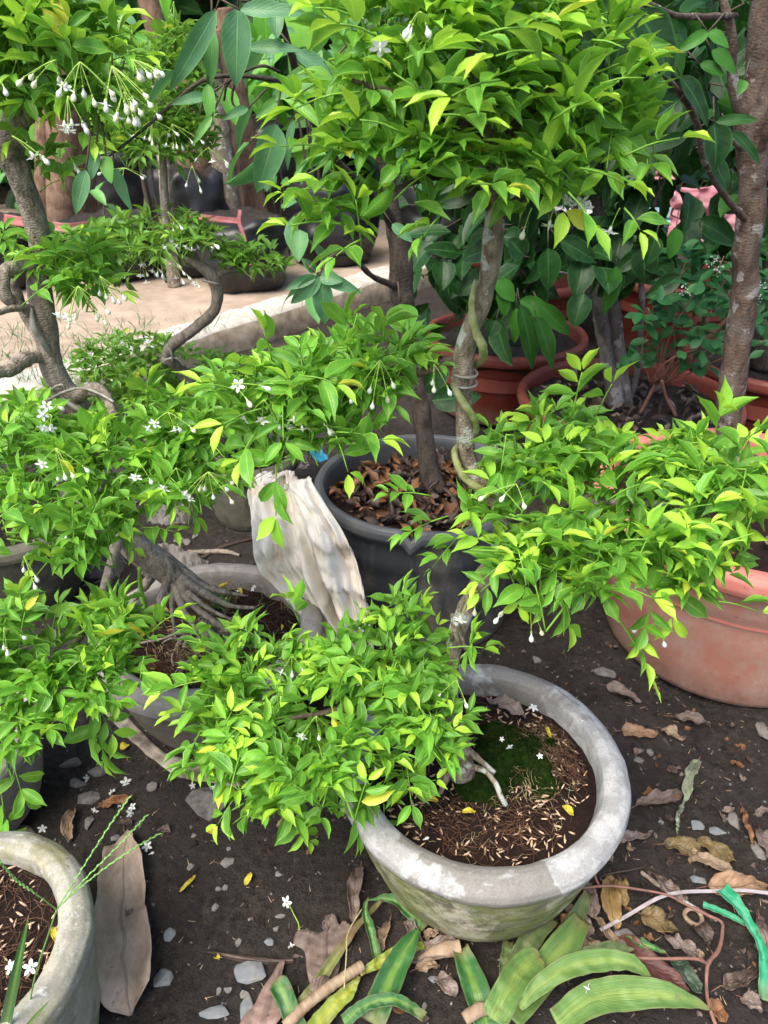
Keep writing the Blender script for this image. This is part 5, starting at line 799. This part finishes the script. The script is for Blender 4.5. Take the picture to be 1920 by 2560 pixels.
for q in ((135, 2320, 150, 2365, 18, 'yellow', 'bright yellow leaf on the peat of the lichened pot'), (130, 2395, 118, 2420, 14, 'orange', 'tan leaflet on the peat of the lichened pot')): dry(*q, base_z=.241, lift=.006, stalk=False, crump=.001)
for q in ((525, 2078, 541, 2090, 26, 'yellow', 'short yellow petal-like leaf on bare soil'), (613, 2215, 628, 2185, 16, 'yellow', 'curved yellow-green pod on bare soil'), (452, 2238, 490, 2192, 12, 'yellow', 'slender yellow-green leaf on bare soil'), (540, 2394, 550, 2402, 16, 'yellow', 'bright yellow fallen bud'), (303, 1880, 322, 1866, 22, 'yellow', 'golden leaf on dark soil left of the dirty sheet'), (765, 2138, 780, 2134, 12, 'rust', 'orange leaf chip on bare soil')): dry(*q, lift=.006, stalk=False, crump=.001)
def flatleaf(pts, col, label, z=.006, amp=.006, cat='dry leaf', name='dry_leaf'):       # outline leaf with lobes
    P = A([onsoil(*p, z) for p in pts]); P = np.vstack([smooth_path(np.vstack([P, P[:1]]), len(P)*4)[:-1]]); bm = bmesh.new()
    vs = [bm.verts.new(p) for p in P]; f = bm.faces.new(vs); bmesh.ops.triangulate(bm, faces=[f]); 
    for _ in range(3): bmesh.ops.subdivide_edges(bm, edges=[e for e in bm.edges if e.calc_length() > .009], cuts=1); bmesh.ops.triangulate(bm, faces=bm.faces[:])
    bm.verts.index_update(); V = A([v.co[:] for v in bm.verts]); Fc = [tuple(v.index for v in f.verts) for f in bm.faces]; bm.free()
    V[:, 2] += .002+amp*np.abs(fbm(V*22, 3, 2)); c = V.mean(0); ax = nz(P[0]-c); uv = np.stack([.5+((V-c)@np.cross(ax, UP))*5, .5+((V-c)@ax)*5], -1)
    o = mk(name, V, Fc, M['d_'+col], None, uv); thick(o, .0008); return tag(o, label, cat)
K = lambda l: [(500+a*.452, 2200+b*.452) for a, b in l]
flatleaf(K([(690, 215), (745, 205), (770, 262), (800, 240), (858, 290), (840, 345), (790, 420), (765, 520), (730, 600), (640, 625), (605, 570), (590, 500), (585, 440), (572, 400), (518, 360), (545, 295), (640, 300), (690, 285)]), 'mauve', 'lobed mauve-brown leaf lying behind the strap leaves')
flatleaf(K([(440, 452), (470, 458), (455, 520), (460, 590), (490, 640), (480, 720), (400, 830), (230, 850), (235, 770), (300, 690), (340, 610), (390, 540)]), 'pink', 'broad pinkish leaf at the bottom edge')
def strap(pts, w, mat, label, prof='strap', zs=None, fold=.35, name='strap_leaf', up=(0, -.25, 1), rip=.035, cat='cut leaf', group=None):
    w = w*.88; zs = zs or [.012]*len(pts); P = [onsoil(a, b, z) for (a, b), z in zip(pts, zs)]; w = w*PX(P[len(P)//2]); V, Q, uv = surf(P, w, up, fold, rip, 11, 48, 11, pts[0][0], .003, prof)
    V = V.reshape(48, 11, 3); V[..., 2] = np.maximum(V[..., 2], soilh(V[..., 0], V[..., 1])+.002); o = mk(name, V.reshape(-1, 3), Q, M[mat], None, uv); thick(o, .0006); return tag(o, label, cat, group)
strap([(775, 2640), (735, 2560), (710, 2500), (694, 2470)], 58, 's_dark', 'short dark strap leaf with rounded end at the bottom left of the heap', 'round', [.01, .02, .03, .035])
strap([(720, 2620), (744, 2543), (790, 2480), (843, 2403), (898, 2331), (955, 2268)], 40, 's_old', 'long withering brown-green blade sloping up to the pot', (1, 1, .9, .7, .5, .3), [.01, .015, .02, .025, .03, .03])
strap([(948, 2415), (928, 2350), (914, 2310), (922, 2278)], 34, 's_dark', 'small folded green blade pointing up beside the lobed leaf', (.9, 1, .8, .05), [.01, .03, .04, .05], .8)
strap([(918, 2262), (980, 2268), (1030, 2300), (1060, 2330)], 36, 's_dark', 'dark blade slipped behind the left foot of the pot', (.05, .8, 1, .8), [.02, .03, .02, .01])
strap([(1060, 2376), (997, 2400), (950, 2425), (900, 2455)], 34, 's_yellow', 'yellow-green leaf base joined to the pale cane', (.7, 1, .9, .5), [.02, .03, .03, .03])
strap([(1045, 2360), (1010, 2420), (968, 2500), (930, 2580)], 82, 's_dark', 'wide dark strap leaf with bright yellow midstripe at lower centre', (.25, .8, 1, .95), [.05, .055, .045, .03])
strap([(770, 2600), (830, 2530), (875, 2490), (898, 2455)], 52, 's_yellow', 'yellowing strap leaf under the pale cane', (1, 1, .8, .2), [.012, .02, .022, .025])
strap([(860, 2590), (920, 2556), (990, 2548), (1060, 2575)], 38, 's_dark', 'dark curved strap leaf at the bottom edge', (1, 1, 1, .7), [.05, .06, .06, .04])
strap([(1225, 2600), (1205, 2545), (1178, 2470), (1148, 2392)], 78, 's_dark', 'dark green strap leaf with pale stripe and brown cut end', (1, 1, 1, .95, .7), [.01, .015, .02, .025])
strap([(1255, 2470), (1258, 2430), (1270, 2360)], 34, 's_dull', 'narrow dull blade just below the pot', (.3, 1, .9), [.01, .012, .012])
strap([(1240, 2510), (1290, 2420), (1330, 2360), (1375, 2310)], 62, 's_dull', 'dusty dull green strap leaf under the pot edge', (.4, 1, 1, .7), [.015, .02, .025, .02])
strap([(1340, 2440), (1380, 2390), (1430, 2320), (1470, 2240)], 50, 's_dull', 'half hidden strap leaf passing behind the dry leaves', (.6, 1, 1, .6), [.02, .02, .02, .02])
strap([(1270, 2570), (1342, 2475), (1400, 2400), (1452, 2318)], 92, 's_light', 'broad light green strap leaf running up under the tan leaves', (.8, 1, 1, .6), [.03, .035, .035, .03])
strap([(1225, 2600), (1262, 2530), (1300, 2470), (1345, 2432)], 84, 's_light', 'pale green strap leaf with yellowing rounded tip in the middle of the heap', 'round', [.06, .065, .06, .05])
strap([(1390, 2470), (1450, 2420), (1520, 2400), (1580, 2390)], 56, 's_dull', 'soft green blade beneath the narrow tan leaf', (.4, 1, .9, .1), [.03, .03, .03, .02])
strap([(1290, 2570), (1330, 2530), (1400, 2488), (1490, 2466), (1570, 2474), (1625, 2505)], 62, 's_light', 'arching strap leaf with yellow stripe above the lowest one', (.3, .8, 1, 1, .7, .1), [.06, .075, .08, .08, .07, .04])
strap([(1380, 2600), (1460, 2548), (1560, 2530), (1660, 2535), (1765, 2550)], 92, 's_light', 'lowest long strap leaf pointing right along the bottom edge', (.8, 1, 1, .75, .05), [.05, .055, .055, .05, .03])
strap([(1560, 2350), (1600, 2380), (1660, 2400)], 30, 's_dark', 'short green blade behind the maroon leaf', (.3, 1, .2), [.02, .025, .02])
def stick(pts, rd, mat, label, name='twig', cat='twig', zs=None, n=40, rough=.1, ns=8):
    P = [onsoil(a, b, z) for (a, b), z in zip(pts, zs or [rd[0]*.8+.002]*len(pts))]; b = MB(); b.tube(P, rd, ns, n, rough, pts[0][0]*.1); return tag(b.build(name, M[mat]), label, cat)
def nodes(k, r): return [r*(1.07 if i % 4 == 0 else 1) for i in range(k)]
stick([(715, 2585), (780, 2528), (857, 2471), (907, 2438)], nodes(60, .0085), 'cane', 'pale jointed cane lying across the bottom of the litter', 'cane', 'cane', [.03, .035, .035, .035], 100, .04, 14)
stick([(1045, 2410), (1100, 2392), (1150, 2385)], [.006, .010, .014, .013], 'cane', 'short pale cane stub under the front of the pot', 'cane', 'cane', [.018, .02, .022], 30, .15, 12)
stick([(1160, 2570), (1195, 2548), (1210, 2545)], [.01, .012, .010], 'cane', 'broken cane end at the bottom edge', 'cane', 'cane', [.02, .025, .025], 20, .15, 12)
rt = stick([(1452, 2238), (1520, 2236), (1597, 2246), (1660, 2258), (1712, 2274), (1770, 2298), (1802, 2310), (1803, 2340), (1790, 2390), (1760, 2436), (1758, 2480), (1762, 2530), (1780, 2580)], [.002, .0023, .0021, .0023, .0028, .003, .0038, .003, .0028, .003], 'redtwig', 'long forked reddish twig looping around the dry litter', zs=[.03, .035, .03, .025, .02, .015, .012, .012, .02, .03, .02, .02, .02], n=120)
stick([(1760, 2436), (1720, 2440), (1640, 2446), (1540, 2442), (1462, 2428)], [.003, .0026, .0024, .002], 'redtwig', 'straight reddish twig lying over the strap leaves', zs=[.03, .05, .055, .06, .05], n=60)
stick([(1495, 2150), (1482, 2200), (1496, 2236)], [.002, .0022, .002], 'redtwig', 'thin brown twig against the pot wall', zs=[.04, .03, .03], n=30)
stick([(1602, 2180), (1660, 2228), (1720, 2262), (1793, 2300)], [.004, .0045, .0042, .003], 'bark', 'straight grey-brown stick behind the seed ring')
stick([(510, 2380), (600, 2392), (680, 2400), (735, 2398)], [.002, .006, .006, .004], 'd_dark', 'flat dark brown stick half buried in the soil', zs=[.002]*4)
stick([(862, 2500), (868, 2420), (872, 2370), (905, 2310)], [.0012, .001, .001], 'fibre_y', 'thin dry tendril over the withering blade', zs=[.04, .05, .05, .05]); stick([(1560, 2225), (1500, 2200), (1610, 2170)], [.002, .002], 'd_dark', 'blackened twig behind the golden leaves', zs=[.01, .012, .01])
stick([(500, 1400), (560, 1372), (640, 1350)], [.005, .006, .004], 'd_dark', 'brown stick behind the pot of exposed roots'); stick([(470, 1385), (560, 1385), (600, 1398)], [.007, .008, .004], 'bark_left', 'grey root lying behind the pot of exposed roots')
def onpx(l, zs): return [tuple(onsoil(a, b, z)) for (a, b), z in zip(l, zs)]
def ribbonob(name, pts, zs, w, mat, label, cat, up=(0, 0, 1), rip=.05, prof=(1, 1, 1), crump=0., fold=.2, n=60, m=13, ripf=25, th=.001):
    V, Q, uv = surf(onpx(pts, zs), w, up, fold, rip, ripf, n, m, pts[0][0]*.1, crump, prof); V[:, 2] = np.maximum(V[:, 2], soilh(V[:, 0], V[:, 1])+.0015); o = mk(name, V, Q, M[mat], None, uv); thick(o, th); return tag(o, label, cat)
gs = ribbonob('plastic_strap', [(1796, 2242), (1830, 2280), (1865, 2320), (1897, 2383), (1905, 2440), (1910, 2508)], [.03, .03, .025, .02, .018, .012], .026, 'gstrap', 'frayed bright green plastic strap lying on the soil', 'strap', prof=(1.3, 1.05, .75, .6, .85, 1.), rip=.09, fold=.5, n=110, ripf=40, crump=.0015)
V, Q, uv = surf(onpx([(1753, 2274), (1816, 2297), (1872, 2330)], [.02, .018, .024]), .014, (0, 0, 1), .4, .05, 30, 50, 9, 3, .001, (1, 1, .7)); o = mk('loose_end', V, Q, M['gstrap'], gs, uv); thick(o, .001)
ribbonob('flat_wire', [(1500, 2330), (1560, 2300), (1640, 2262), (1700, 2245), (1780, 2240), (1850, 2248), (1925, 2256)], [.012, .015, .02, .02, .02, .03, .03], .0065, 'whitewire', 'white flat wire crossing under the green strap', 'wire', rip=0, th=.0015, m=5)
b = MB(); c = onsoil(1732, 2296, .008); a = np.linspace(0, 2*pi, 41); b.tube(np.stack([c[0]+.0145*np.cos(a), c[1]+.0145*np.sin(a), c[2]+.002*np.sin(a*2)], -1), .0042, 9, None, .15); tag(b.build('seed_ring', M['d_tan']), 'round tan ring-shaped seed husk by the red twig', 'seed husk')
# dirty sack between the pots
rows = [(668, 768, 1172, 1.585), (645, 778, 1185, 1.555), (625, 792, 1215, 1.50), (636, 850, 1310, 1.43), (655, 893, 1400, 1.40), (725, 915, 1480, 1.37), (790, 930, 1560, 1.345), (840, 935, 1640, 1.30), (860, 925, 1720, 1.245)]
A0 = smooth_path([at(a, c, y) for a, b_, c, y in rows], 70); B0 = smooth_path([at(b_, c, y-.0) for a, b_, c, y in rows], 70); u = np.linspace(0, 1, 60)
V = A0[:, None]*(1-u)[None, :, None]+B0[:, None]*u[None, :, None]; v_ = np.linspace(0, 1, 70)[:, None]; q = np.stack([u[None]*5+v_*1.2, v_*1.4+0*u[None], 0*u[None]+v_*0], -1)
q[..., 0] += .5*vnoise(q*2.2, 4); fo = .05*np.abs(vnoise(q*A([.9, 1, 1]), 3))**1.2+.02*(1-np.abs(vnoise(q*A([2.2, 1.8, 1]), 8)))+.006*np.abs(fbm(q*A([4, 7, 1]), 3, 5))-.02; fo = fo+.010*(1-np.abs(vnoise(q*A([6, 9, 1])+3, 12)))**3; val = np.exp(-((u[None]-.47-.06*np.sin(v_*4))/.075)**2)*.075*np.clip(v_*3, 0, 1); fo = fo+.012*(1-np.abs(vnoise(np.stack(np.broadcast_arrays(u[None]*3+v_*2, v_*7-u[None]*2, 0*v_), -1), 21)))**4; V[..., 1] -= fo*1.6+.005-val; V[..., 2] += fo*.5; V = V.reshape(-1, 3); V = V+A([0, 0, 1.])*((np.repeat(np.linspace(0, 1, 70), 60)<.16)*(.16-np.repeat(np.linspace(0, 1, 70), 60))/.16*.06*vnoise(V*A([22, 0, 0])))[:, None]; V[:, 2] = np.maximum(V[:, 2], .004)
dd = np.hypot(V[:, 0]-.1, V[:, 1]-1.67); rl = .222+.06*np.clip(V[:, 2]/.4, 0, 1)+.008; k = (dd < rl); V[k, 0] = .1+(V[k, 0]-.1)*(rl/dd)[k]; V[k, 1] = 1.67+(V[k, 1]-1.67)*(rl/dd)[k]
o = mk('woven_sack', V, grid_faces(70, 60), M['sack'], None, None); thick(o, .0015); tag(o, 'dirty white woven sack draped against the black tub', 'sack')
flatleaf([(236, 1735), (300, 1775), (360, 1840), (430, 1900), (540, 1915), (640, 1905), (740, 1915), (730, 1955), (600, 1975), (530, 1965), (450, 1952), (400, 1920), (340, 1872), (290, 1815), (250, 1770)], 'sheet', 'grimy folded plastic sheet lying round the foot of the rooted pot', .003, .007, cat='sheet', name='plastic_sheet')
for i, (px, py, w, h, mt_, lab) in enumerate(((700, 1110, 160, 120, 'stone3', 'pale crumpled debris left of the black tub'), (430, 1270, 120, 60, 'stone3', 'grey debris heap behind the left bonsai'), (440, 1400, 170, 40, 'stone3', 'ashy debris behind the rooted pot'), (250, 1400, 120, 60, 'stone3', 'pale rubble left of the rooted pot'))):
    c = atz(px, py, .02); m = PX(c); n_ = 40; U, Vv = np.meshgrid(np.linspace(-1, 1, n_), np.linspace(-1, 1, n_), indexing='ij'); x = c[0]+U*w*m*.5; y = c[1]+Vv*h*m*.9; P = np.stack([x, y, 0*x], -1)
    z = .05*np.maximum(0, 1-(U**2+Vv**2))**.5*(1+.6*fbm(P*30, 3, i))+.012*np.abs(fbm(P*60, 2, i))-.01; tag(mk('rubble', np.stack([x, y, z], -1).reshape(-1, 3), grid_faces(n_, n_)[:, ::-1], M[mt_], smooth=False), lab, 'rubble', kind='stuff')
ribbonob('plastic_scrap', [(755, 1185), (785, 1195), (810, 1215)], [.12, .12, .1], .05, 'blue', 'bright blue plastic scrap poking out left of the black tub', 'scrap', crump=.004)
# mulch of dry leaves in the black tub
def mulch(cx, cy, z, r, n, L, cols, label, front=True):
    ms = [M['d_'+c] for c in cols]; mb = MB(); mi = []
    for i in range(n):
        rr = r*math.sqrt(random.random()); t = random.uniform(0, 2*pi); yaw = random.uniform(0, 2*pi); l = L*random.uniform(.6, 1.2); d = A([cos(yaw), sin(yaw), random.gauss(.1, .3)])
        leaf_batch(mb, [[cx+rr*cos(t), cy+rr*sin(t), z+random.uniform(0, .03)]], [d], [UP+R.normal(0, .5, 3)], l, l*.45, random.uniform(-1.5, 2), random.uniform(.3, 1.2), 0, 7, random.choice((0, 1)), None, .09); mi += [i % len(ms)]*24
    o = mb.build('leaf_mulch', ms[0]); [o.data.materials.append(m) for m in ms[1:]]; o.data.polygons.foreach_set('material_index', A(mi, dtype=np.int32)); tag(o, label, 'mulch', kind='stuff')
mulch(.1, 1.67, .335, .215, 330, .06, ('rust', 'dark', 'mauve', 'rust', 'dark'), 'dry brown leaf mulch filling the black tub'); mulch(.85, 2.41, .285, .3, 150, .07, ('dark', 'grey', 'dark'), 'sparse dead leaves in the wide red tub')
mulch(-.386, 1.278, .212, .18, 22, .03, ('gold', 'rust', 'yellow'), 'scattered old leaflets in the pot of exposed roots'); mulch(.905, 1.55, .37, .3, 60, .06, ('dark', 'grey', 'rust'), 'dead leaves in the salmon tub')
# ---------------- stones ----------------
def rock(c, r, seed, flat=.45, n=16):
    rng = random.Random(seed); bm = bmesh.new()
    for _ in range(n): v = [rng.gauss(0, 1) for _ in range(3)]; l = math.sqrt(sum(q*q for q in v)); bm.verts.new((c[0]+v[0]/l*r[0], c[1]+v[1]/l*r[1], c[2]+v[2]/l*r[2]))
    h = bmesh.ops.convex_hull(bm, input=bm.verts[:]); bmesh.ops.delete(bm, geom=[v for v in h['geom_unused'] if isinstance(v, bmesh.types.BMVert)]+[v for v in h['geom_interior'] if isinstance(v, bmesh.types.BMVert)], context='VERTS')
    bmesh.ops.bevel(bm, geom=bm.edges[:], offset=min(r)*.12, segments=1, affect='EDGES', clamp_overlap=True); bm.verts.index_update()
    V = A([v.co[:] for v in bm.verts]); Fc = [tuple(v.index for v in f.verts) for f in bm.faces]; bm.free(); return V, Fc
ST = [(515, 2012, 100, 90, 's', 'big rounded grey stone left of the lower leaf pad'), (220, 1998, 62, 34, 's', 'flat grey stone among fallen flowers'), (197, 1957, 46, 30, 's', 'grey stone above the flat one'), (246, 1930, 52, 34, 's', 'grey stone under the left leaf pad'), (175, 1905, 56, 30, '3', 'dusty stone close to the left leaf pad'), (58, 2076, 60, 36, '3', 'brownish stone behind the lichened rim'), (222, 2062, 26, 36, 's', 'upright grey chip beside the curled brown leaf'), (382, 1972, 28, 24, 's', 'small square stone between two fallen flowers'), (289, 2100, 24, 18, 's', 'pale pebble beside the big leaf stalk'), (570, 2157, 38, 24, 's', 'pointed grey stone in the middle of the bare soil'), (697, 2182, 20, 18, 's', 'lone grey pebble right of the pointed stone'),
 (425, 2340, 30, 30, 'b', 'blue-grey chip touching the big brown leaf'), (408, 2450, 48, 42, 'b', 'angular blue-grey stone against the big brown leaf'), (625, 2430, 84, 48, 'b', 'large flat blue-grey slab stone in the bare soil'), (535, 2526, 76, 30, 'b', 'long blue-grey stone at the bottom'), (622, 2516, 46, 60, 'b', 'grey-blue stone beside the pinkish leaf'), (538, 2273, 18, 18, 's', 'pebble left of the stalked flower'), (700, 2288, 28, 12, 's', 'brick-shaped chip below the stalked flower'), (690, 2318, 16, 14, 's', 'round chip below the brick-shaped one'), (596, 2358, 16, 20, 's', 'squarish chip above the flat dark stick'), (671, 2354, 28, 18, 'b', 'dull chip beside the lobed leaf'), (546, 2223, 16, 12, 's', 'whitish chip, left of a touching pair'), (563, 2219, 16, 16, 's', 'whitish chip, right of a touching pair'), (610, 2480, 26, 20, 's', 'flat chip below the big slab stone'), (568, 2468, 20, 16, 's', 'light chip left below the big slab stone'), (545, 2474, 14, 20, 's', 'narrow chip left below the big slab stone'), (598, 2413, 20, 16, 'b', 'bluish chip at the left end of the big slab stone'), (477, 2170, 20, 18, 's', 'small chip upper right of the big leaf'), (485, 2095, 20, 14, '3', 'dull chip above the bare soil'), (572, 2120, 12, 12, 's', 'tiny chip near the yellow petal'),
 (1340, 1657, 28, 20, 's', 'small pale stone behind the pale pot'), (1507, 1690, 62, 40, 's', 'pale pointed stone behind the pale pot'), (1744, 2059, 34, 26, 'b', 'light blue-grey chip on the right soil'), (1796, 2073, 50, 22, 'b', 'long light chip right of the blue-grey one'), (1898, 2124, 32, 48, '3', 'mauve-grey stone at the right edge'), (1840, 2050, 38, 42, '3', 'brown round stone at the right'), (1747, 2198, 38, 28, 'b', 'pale stone above the white wire'), (1730, 2392, 18, 36, 'b', 'white upright chip below the seed ring'), (1625, 1882, 16, 24, 's', 'standing chip below the tan leaf'), (1597, 1902, 26, 18, 's', 'pale chip close to the pot rim'), (1084, 2447, 30, 14, 'b', 'pale sliver stone between the strap leaves'), (1562, 2345, 66, 44, '3', 'smooth grey stone beneath the golden leaves'), (1705, 1935, 14, 12, 's', 'lone white pebble on the right soil'), (1062, 2515, 14, 20, 's', 'white chip between strap leaves at bottom'), (1912, 1830, 40, 60, '3', 'mottled stone under the salmon tub'), (1655, 2052, 14, 16, 's', 'pale chip left of the bleached blade tip')]
for i, (px, py, w, h, k, lab) in enumerate(ST):
    c = onsoil(px, py); m = PX(c); rw = w*m/2; rh = max(.003, min(h*m/2*1.15, rw*1.6)); z = min(rw, rh)*.5; V, Fc = rock((c[0], c[1], c[2]+z*.35), (rw*1.1, rh*1.1, z), i)
    tag(mk('stone', V, Fc, M[{'s': 'stone', 'b': 'stone2', '3': 'stone3'}[k]], smooth=False), lab, 'stone')
vv, ff = [], []; off = 0; prot = [rock((0, 0, 0), (1, .75, .5), 100+i, n=9) for i in range(8)]
def pebbles(name, n, size, mat, label, box, seed):
    rng = np.random.default_rng(seed); V_, F_ = [], []; off = 0
    for i in range(n):
        V, Fc = prot[i % 8]; x, y = rng.uniform(*box[:2]), rng.uniform(*box[2:]); s = size*rng.uniform(.35, 1.)**2+.0008; a = rng.uniform(0, 6.28); Rm = A([[cos(a), -sin(a), 0], [sin(a), cos(a), 0], [0, 0, 1]])
        V_.append(V@Rm.T*s+A([x, y, float(soilh(A(x), A(y)))+s*.2])); F_ += [tuple(q+off for q in f) for f in Fc]; off += len(V)
    o = mk(name, np.vstack(V_), F_, M[mat], smooth=False); tag(o, label, 'gravel', kind='stuff')
pebbles('gravel', 1500, .0042, 'stone', 'fine pale grit scattered on the dark soil', (-1., 1.3, .45, 1.9), 1); pebbles('soil_crumbs', 6500, .0048, 'soil', 'small soil crumbs on the ground', (-.8, 1.1, .45, 1.6), 2); pebbles('rubble', 260, .02, 'stone3', 'pale gravel at the foot of the concrete path', (-1.9, -.5, 1.7, 3.2), 3)
mb = MB(); mi = []
for _ in range(620):
    x = random.uniform(-.75, 1.1) if random.random() < .35 else random.uniform(.3, 1.1); y = random.uniform(.42, 1.5); l = random.uniform(.006, .022); a_ = random.uniform(0, 2*pi)
    leaf_batch(mb, [[x, y, float(soilh(A(x), A(y)))+.0015]], [A([cos(a_), sin(a_), random.gauss(.05, .15)])], [UP+R.normal(0, .35, 3)], l, l*random.uniform(.3, .8), random.uniform(-.8, 1.5), .6, 0, 6, random.choice((0, 1, 2)), None, .12); mi += [random.randrange(4)]*20
o = mb.build('litter', M['d_dark']); [o.data.materials.append(M['d_'+m]) for m in ('rust', 'grey', 'mauve')]; o.data.polygons.foreach_set('material_index', A(mi, dtype=np.int32)); tag(o, 'broken leaf fragments trodden into the soil', 'litter', kind='stuff')
pebbles('soil_clods', 320, .013, 'soil', 'larger clods of dark soil', (-.7, 1.1, .5, 1.6), 4)
for i in range(34):
    px, py = random.uniform(1500, 1930), random.uniform(1830, 2550)
    if i % 6 == 0: px, py = random.uniform(300, 900), random.uniform(1950, 2500)
    a_ = random.uniform(0, 6.28); l_ = random.uniform(22, 50); dry(px, py, px+cos(a_)*l_, py+sin(a_)*l_*.7, random.uniform(14, 26), random.choice(('rust', 'grey', 'mauve', 'dark', 'tan', 'dark')), 'small crumpled dead leaf half trodden into the soil', .5, .12, 'small dead leaves trodden into the soil', .001, stalk=False, lift=.006, crump=.006)
# fine bits of straw in the soil
mb = MB()
for _ in range(420):
    x, y = random.uniform(-.6, 1.), random.uniform(.5, 1.5); yaw = random.uniform(0, pi); l = random.uniform(.004, .016); p = A([x, y, float(soilh(A(x), A(y)))+.001]); mb.tube([p, p+A([cos(yaw), sin(yaw), random.uniform(0, .15)])*l], [.0006, .0003], 4)
tag(mb.build('straw_bits', M['husk']), 'bits of straw on the dark soil', 'straw', kind='stuff')
# ---------------- fallen flowers ----------------
G = 'white star flowers fallen from the bonsai'
fp = MB(); 
for k in range(5): a = 2*pi*k/5; leaf_batch(fp, [A([0, 0, .0015])], [A([cos(a), sin(a), .25])], [UP], .010, .0052, .5, .2, 0, 7, 2, 0., .03)
fp.tube([A([0, 0, 0.]), A([0, 0, .004])], [.0012, .0018], 6); fp.tube([A([0, 0, .0035]), A([0.0003, 0, .0065])], [.0016, .0005], 5)
ff0 = fp.build('fallen_flower', M['petal']); ff0.location = (0, 0, 0); ff0.data.transform(__import__('mathutils').Matrix.Translation((0, 0, 0)))
FL = [(215, 1950, 0, 'white fallen flower above the flat grey stone', 1.2), (315, 1962, 0, 'white fallen flower left of the square stone', 1.2), (284, 1988, 0, 'white fallen flower between the flat stone and rust leaf', 1), (240, 2027, 0, 'white fallen flower on the tip of the rust leaf', 1), (333, 2030, 0, 'white fallen flower, upper one of a touching pair', 1.1), (326, 2043, 0, 'white fallen flower, lower one of a touching pair', 1), (303, 2015, 0, 'white fallen flower behind the crabgrass spike', .9), (104, 2072, 0, 'white fallen flower just behind the lichened rim', 1), (370, 2125, 0, 'white fallen flower beside the big leaf stalk', 1.1), (718, 2256, 0, 'open white flower with stalk alone on the bare soil', 1.25), (730, 2368, 0, 'white flower standing at the lobed leaf tip', 1), (537, 1974, 0, 'white fallen flower above the big rounded stone', 1), (482, 1972, 0, 'shrunken white flower right of the square stone', .8), (75, 2423, .245, 'white flower on peat of the lichened pot', 1.1), (30, 2418, .245, 'half hidden white flower by the grass blade', 1), (1332, 1773, .245, 'white flower on the peat under the rear rim', 1), (1450, 1807, .276, 'white flower lying on the grey pot rim', 1), (1275, 1873, .286, 'white flower on top of the moss mound', 1), (1255, 1850, .284, 'tiny white petal on the moss mound', .5), (1474, 2475, .085, 'small white flower on the arching strap leaf', .9),
      (514, 1467, .215, 'white flower by the seedling in the rooted pot', 1), (599, 1482, .215, 'white flower right of the seedling', 1), (635, 1473, .215, 'white flower near the rear rim of the rooted pot', 1.1), (527, 1575, .215, 'white flower at the end of the exposed roots', 1.2), (310, 1648, .215, 'large white flower at left in the rooted pot', 1.3), (1350, 1893, .27, 'white fleck on the right of the moss mound', .6), (515, 1692, .28, 'white flower at left edge of the rooted pot front', .01)]
for i, (px, py, z, lab, s) in enumerate(FL[:-1]):
    f = ff0 if i == 0 else ff0.copy()
    if i: S.collection.objects.link(f)
    p = onsoil(px, py, .002) if z == 0 else atz(px, py, z); f.location = p; f.scale = (s, s, s); f.rotation_euler = (random.gauss(0, .6), random.gauss(0, .6), random.uniform(0, 6)); f.location[2] += .0025; f.scale = (s, s*random.uniform(.7, 1.05), s*random.uniform(.8, 1.8)); tag(f, lab, 'flower', G)
b = MB(); b.tube([onsoil(722, 2258, .004), onsoil(735, 2290, .008), onsoil(746, 2310, .006), onsoil(750, 2335, .003)], [.0007, .0009, .0012], 6, 20); tag(b.build('flower_stalk', M['pedicel']), 'bent green stalk trailing from the lone flower', 'stalk')
for px, py, z, lab in ((373, 2143, 0, 'white bud below the flower by the big leaf stalk'), (1057, 2100, .24, 'white bud on the front of the peat'), (545, 2393, 0, 'white bud next to the yellow one')):
    b = MB(); p = onsoil(px, py, .003) if z == 0 else atz(px, py, z); bud_mb(b, p, A([1, .4, .1]), .011, .0026); tag(b.build('fallen_bud', M['petal']), lab, 'bud')
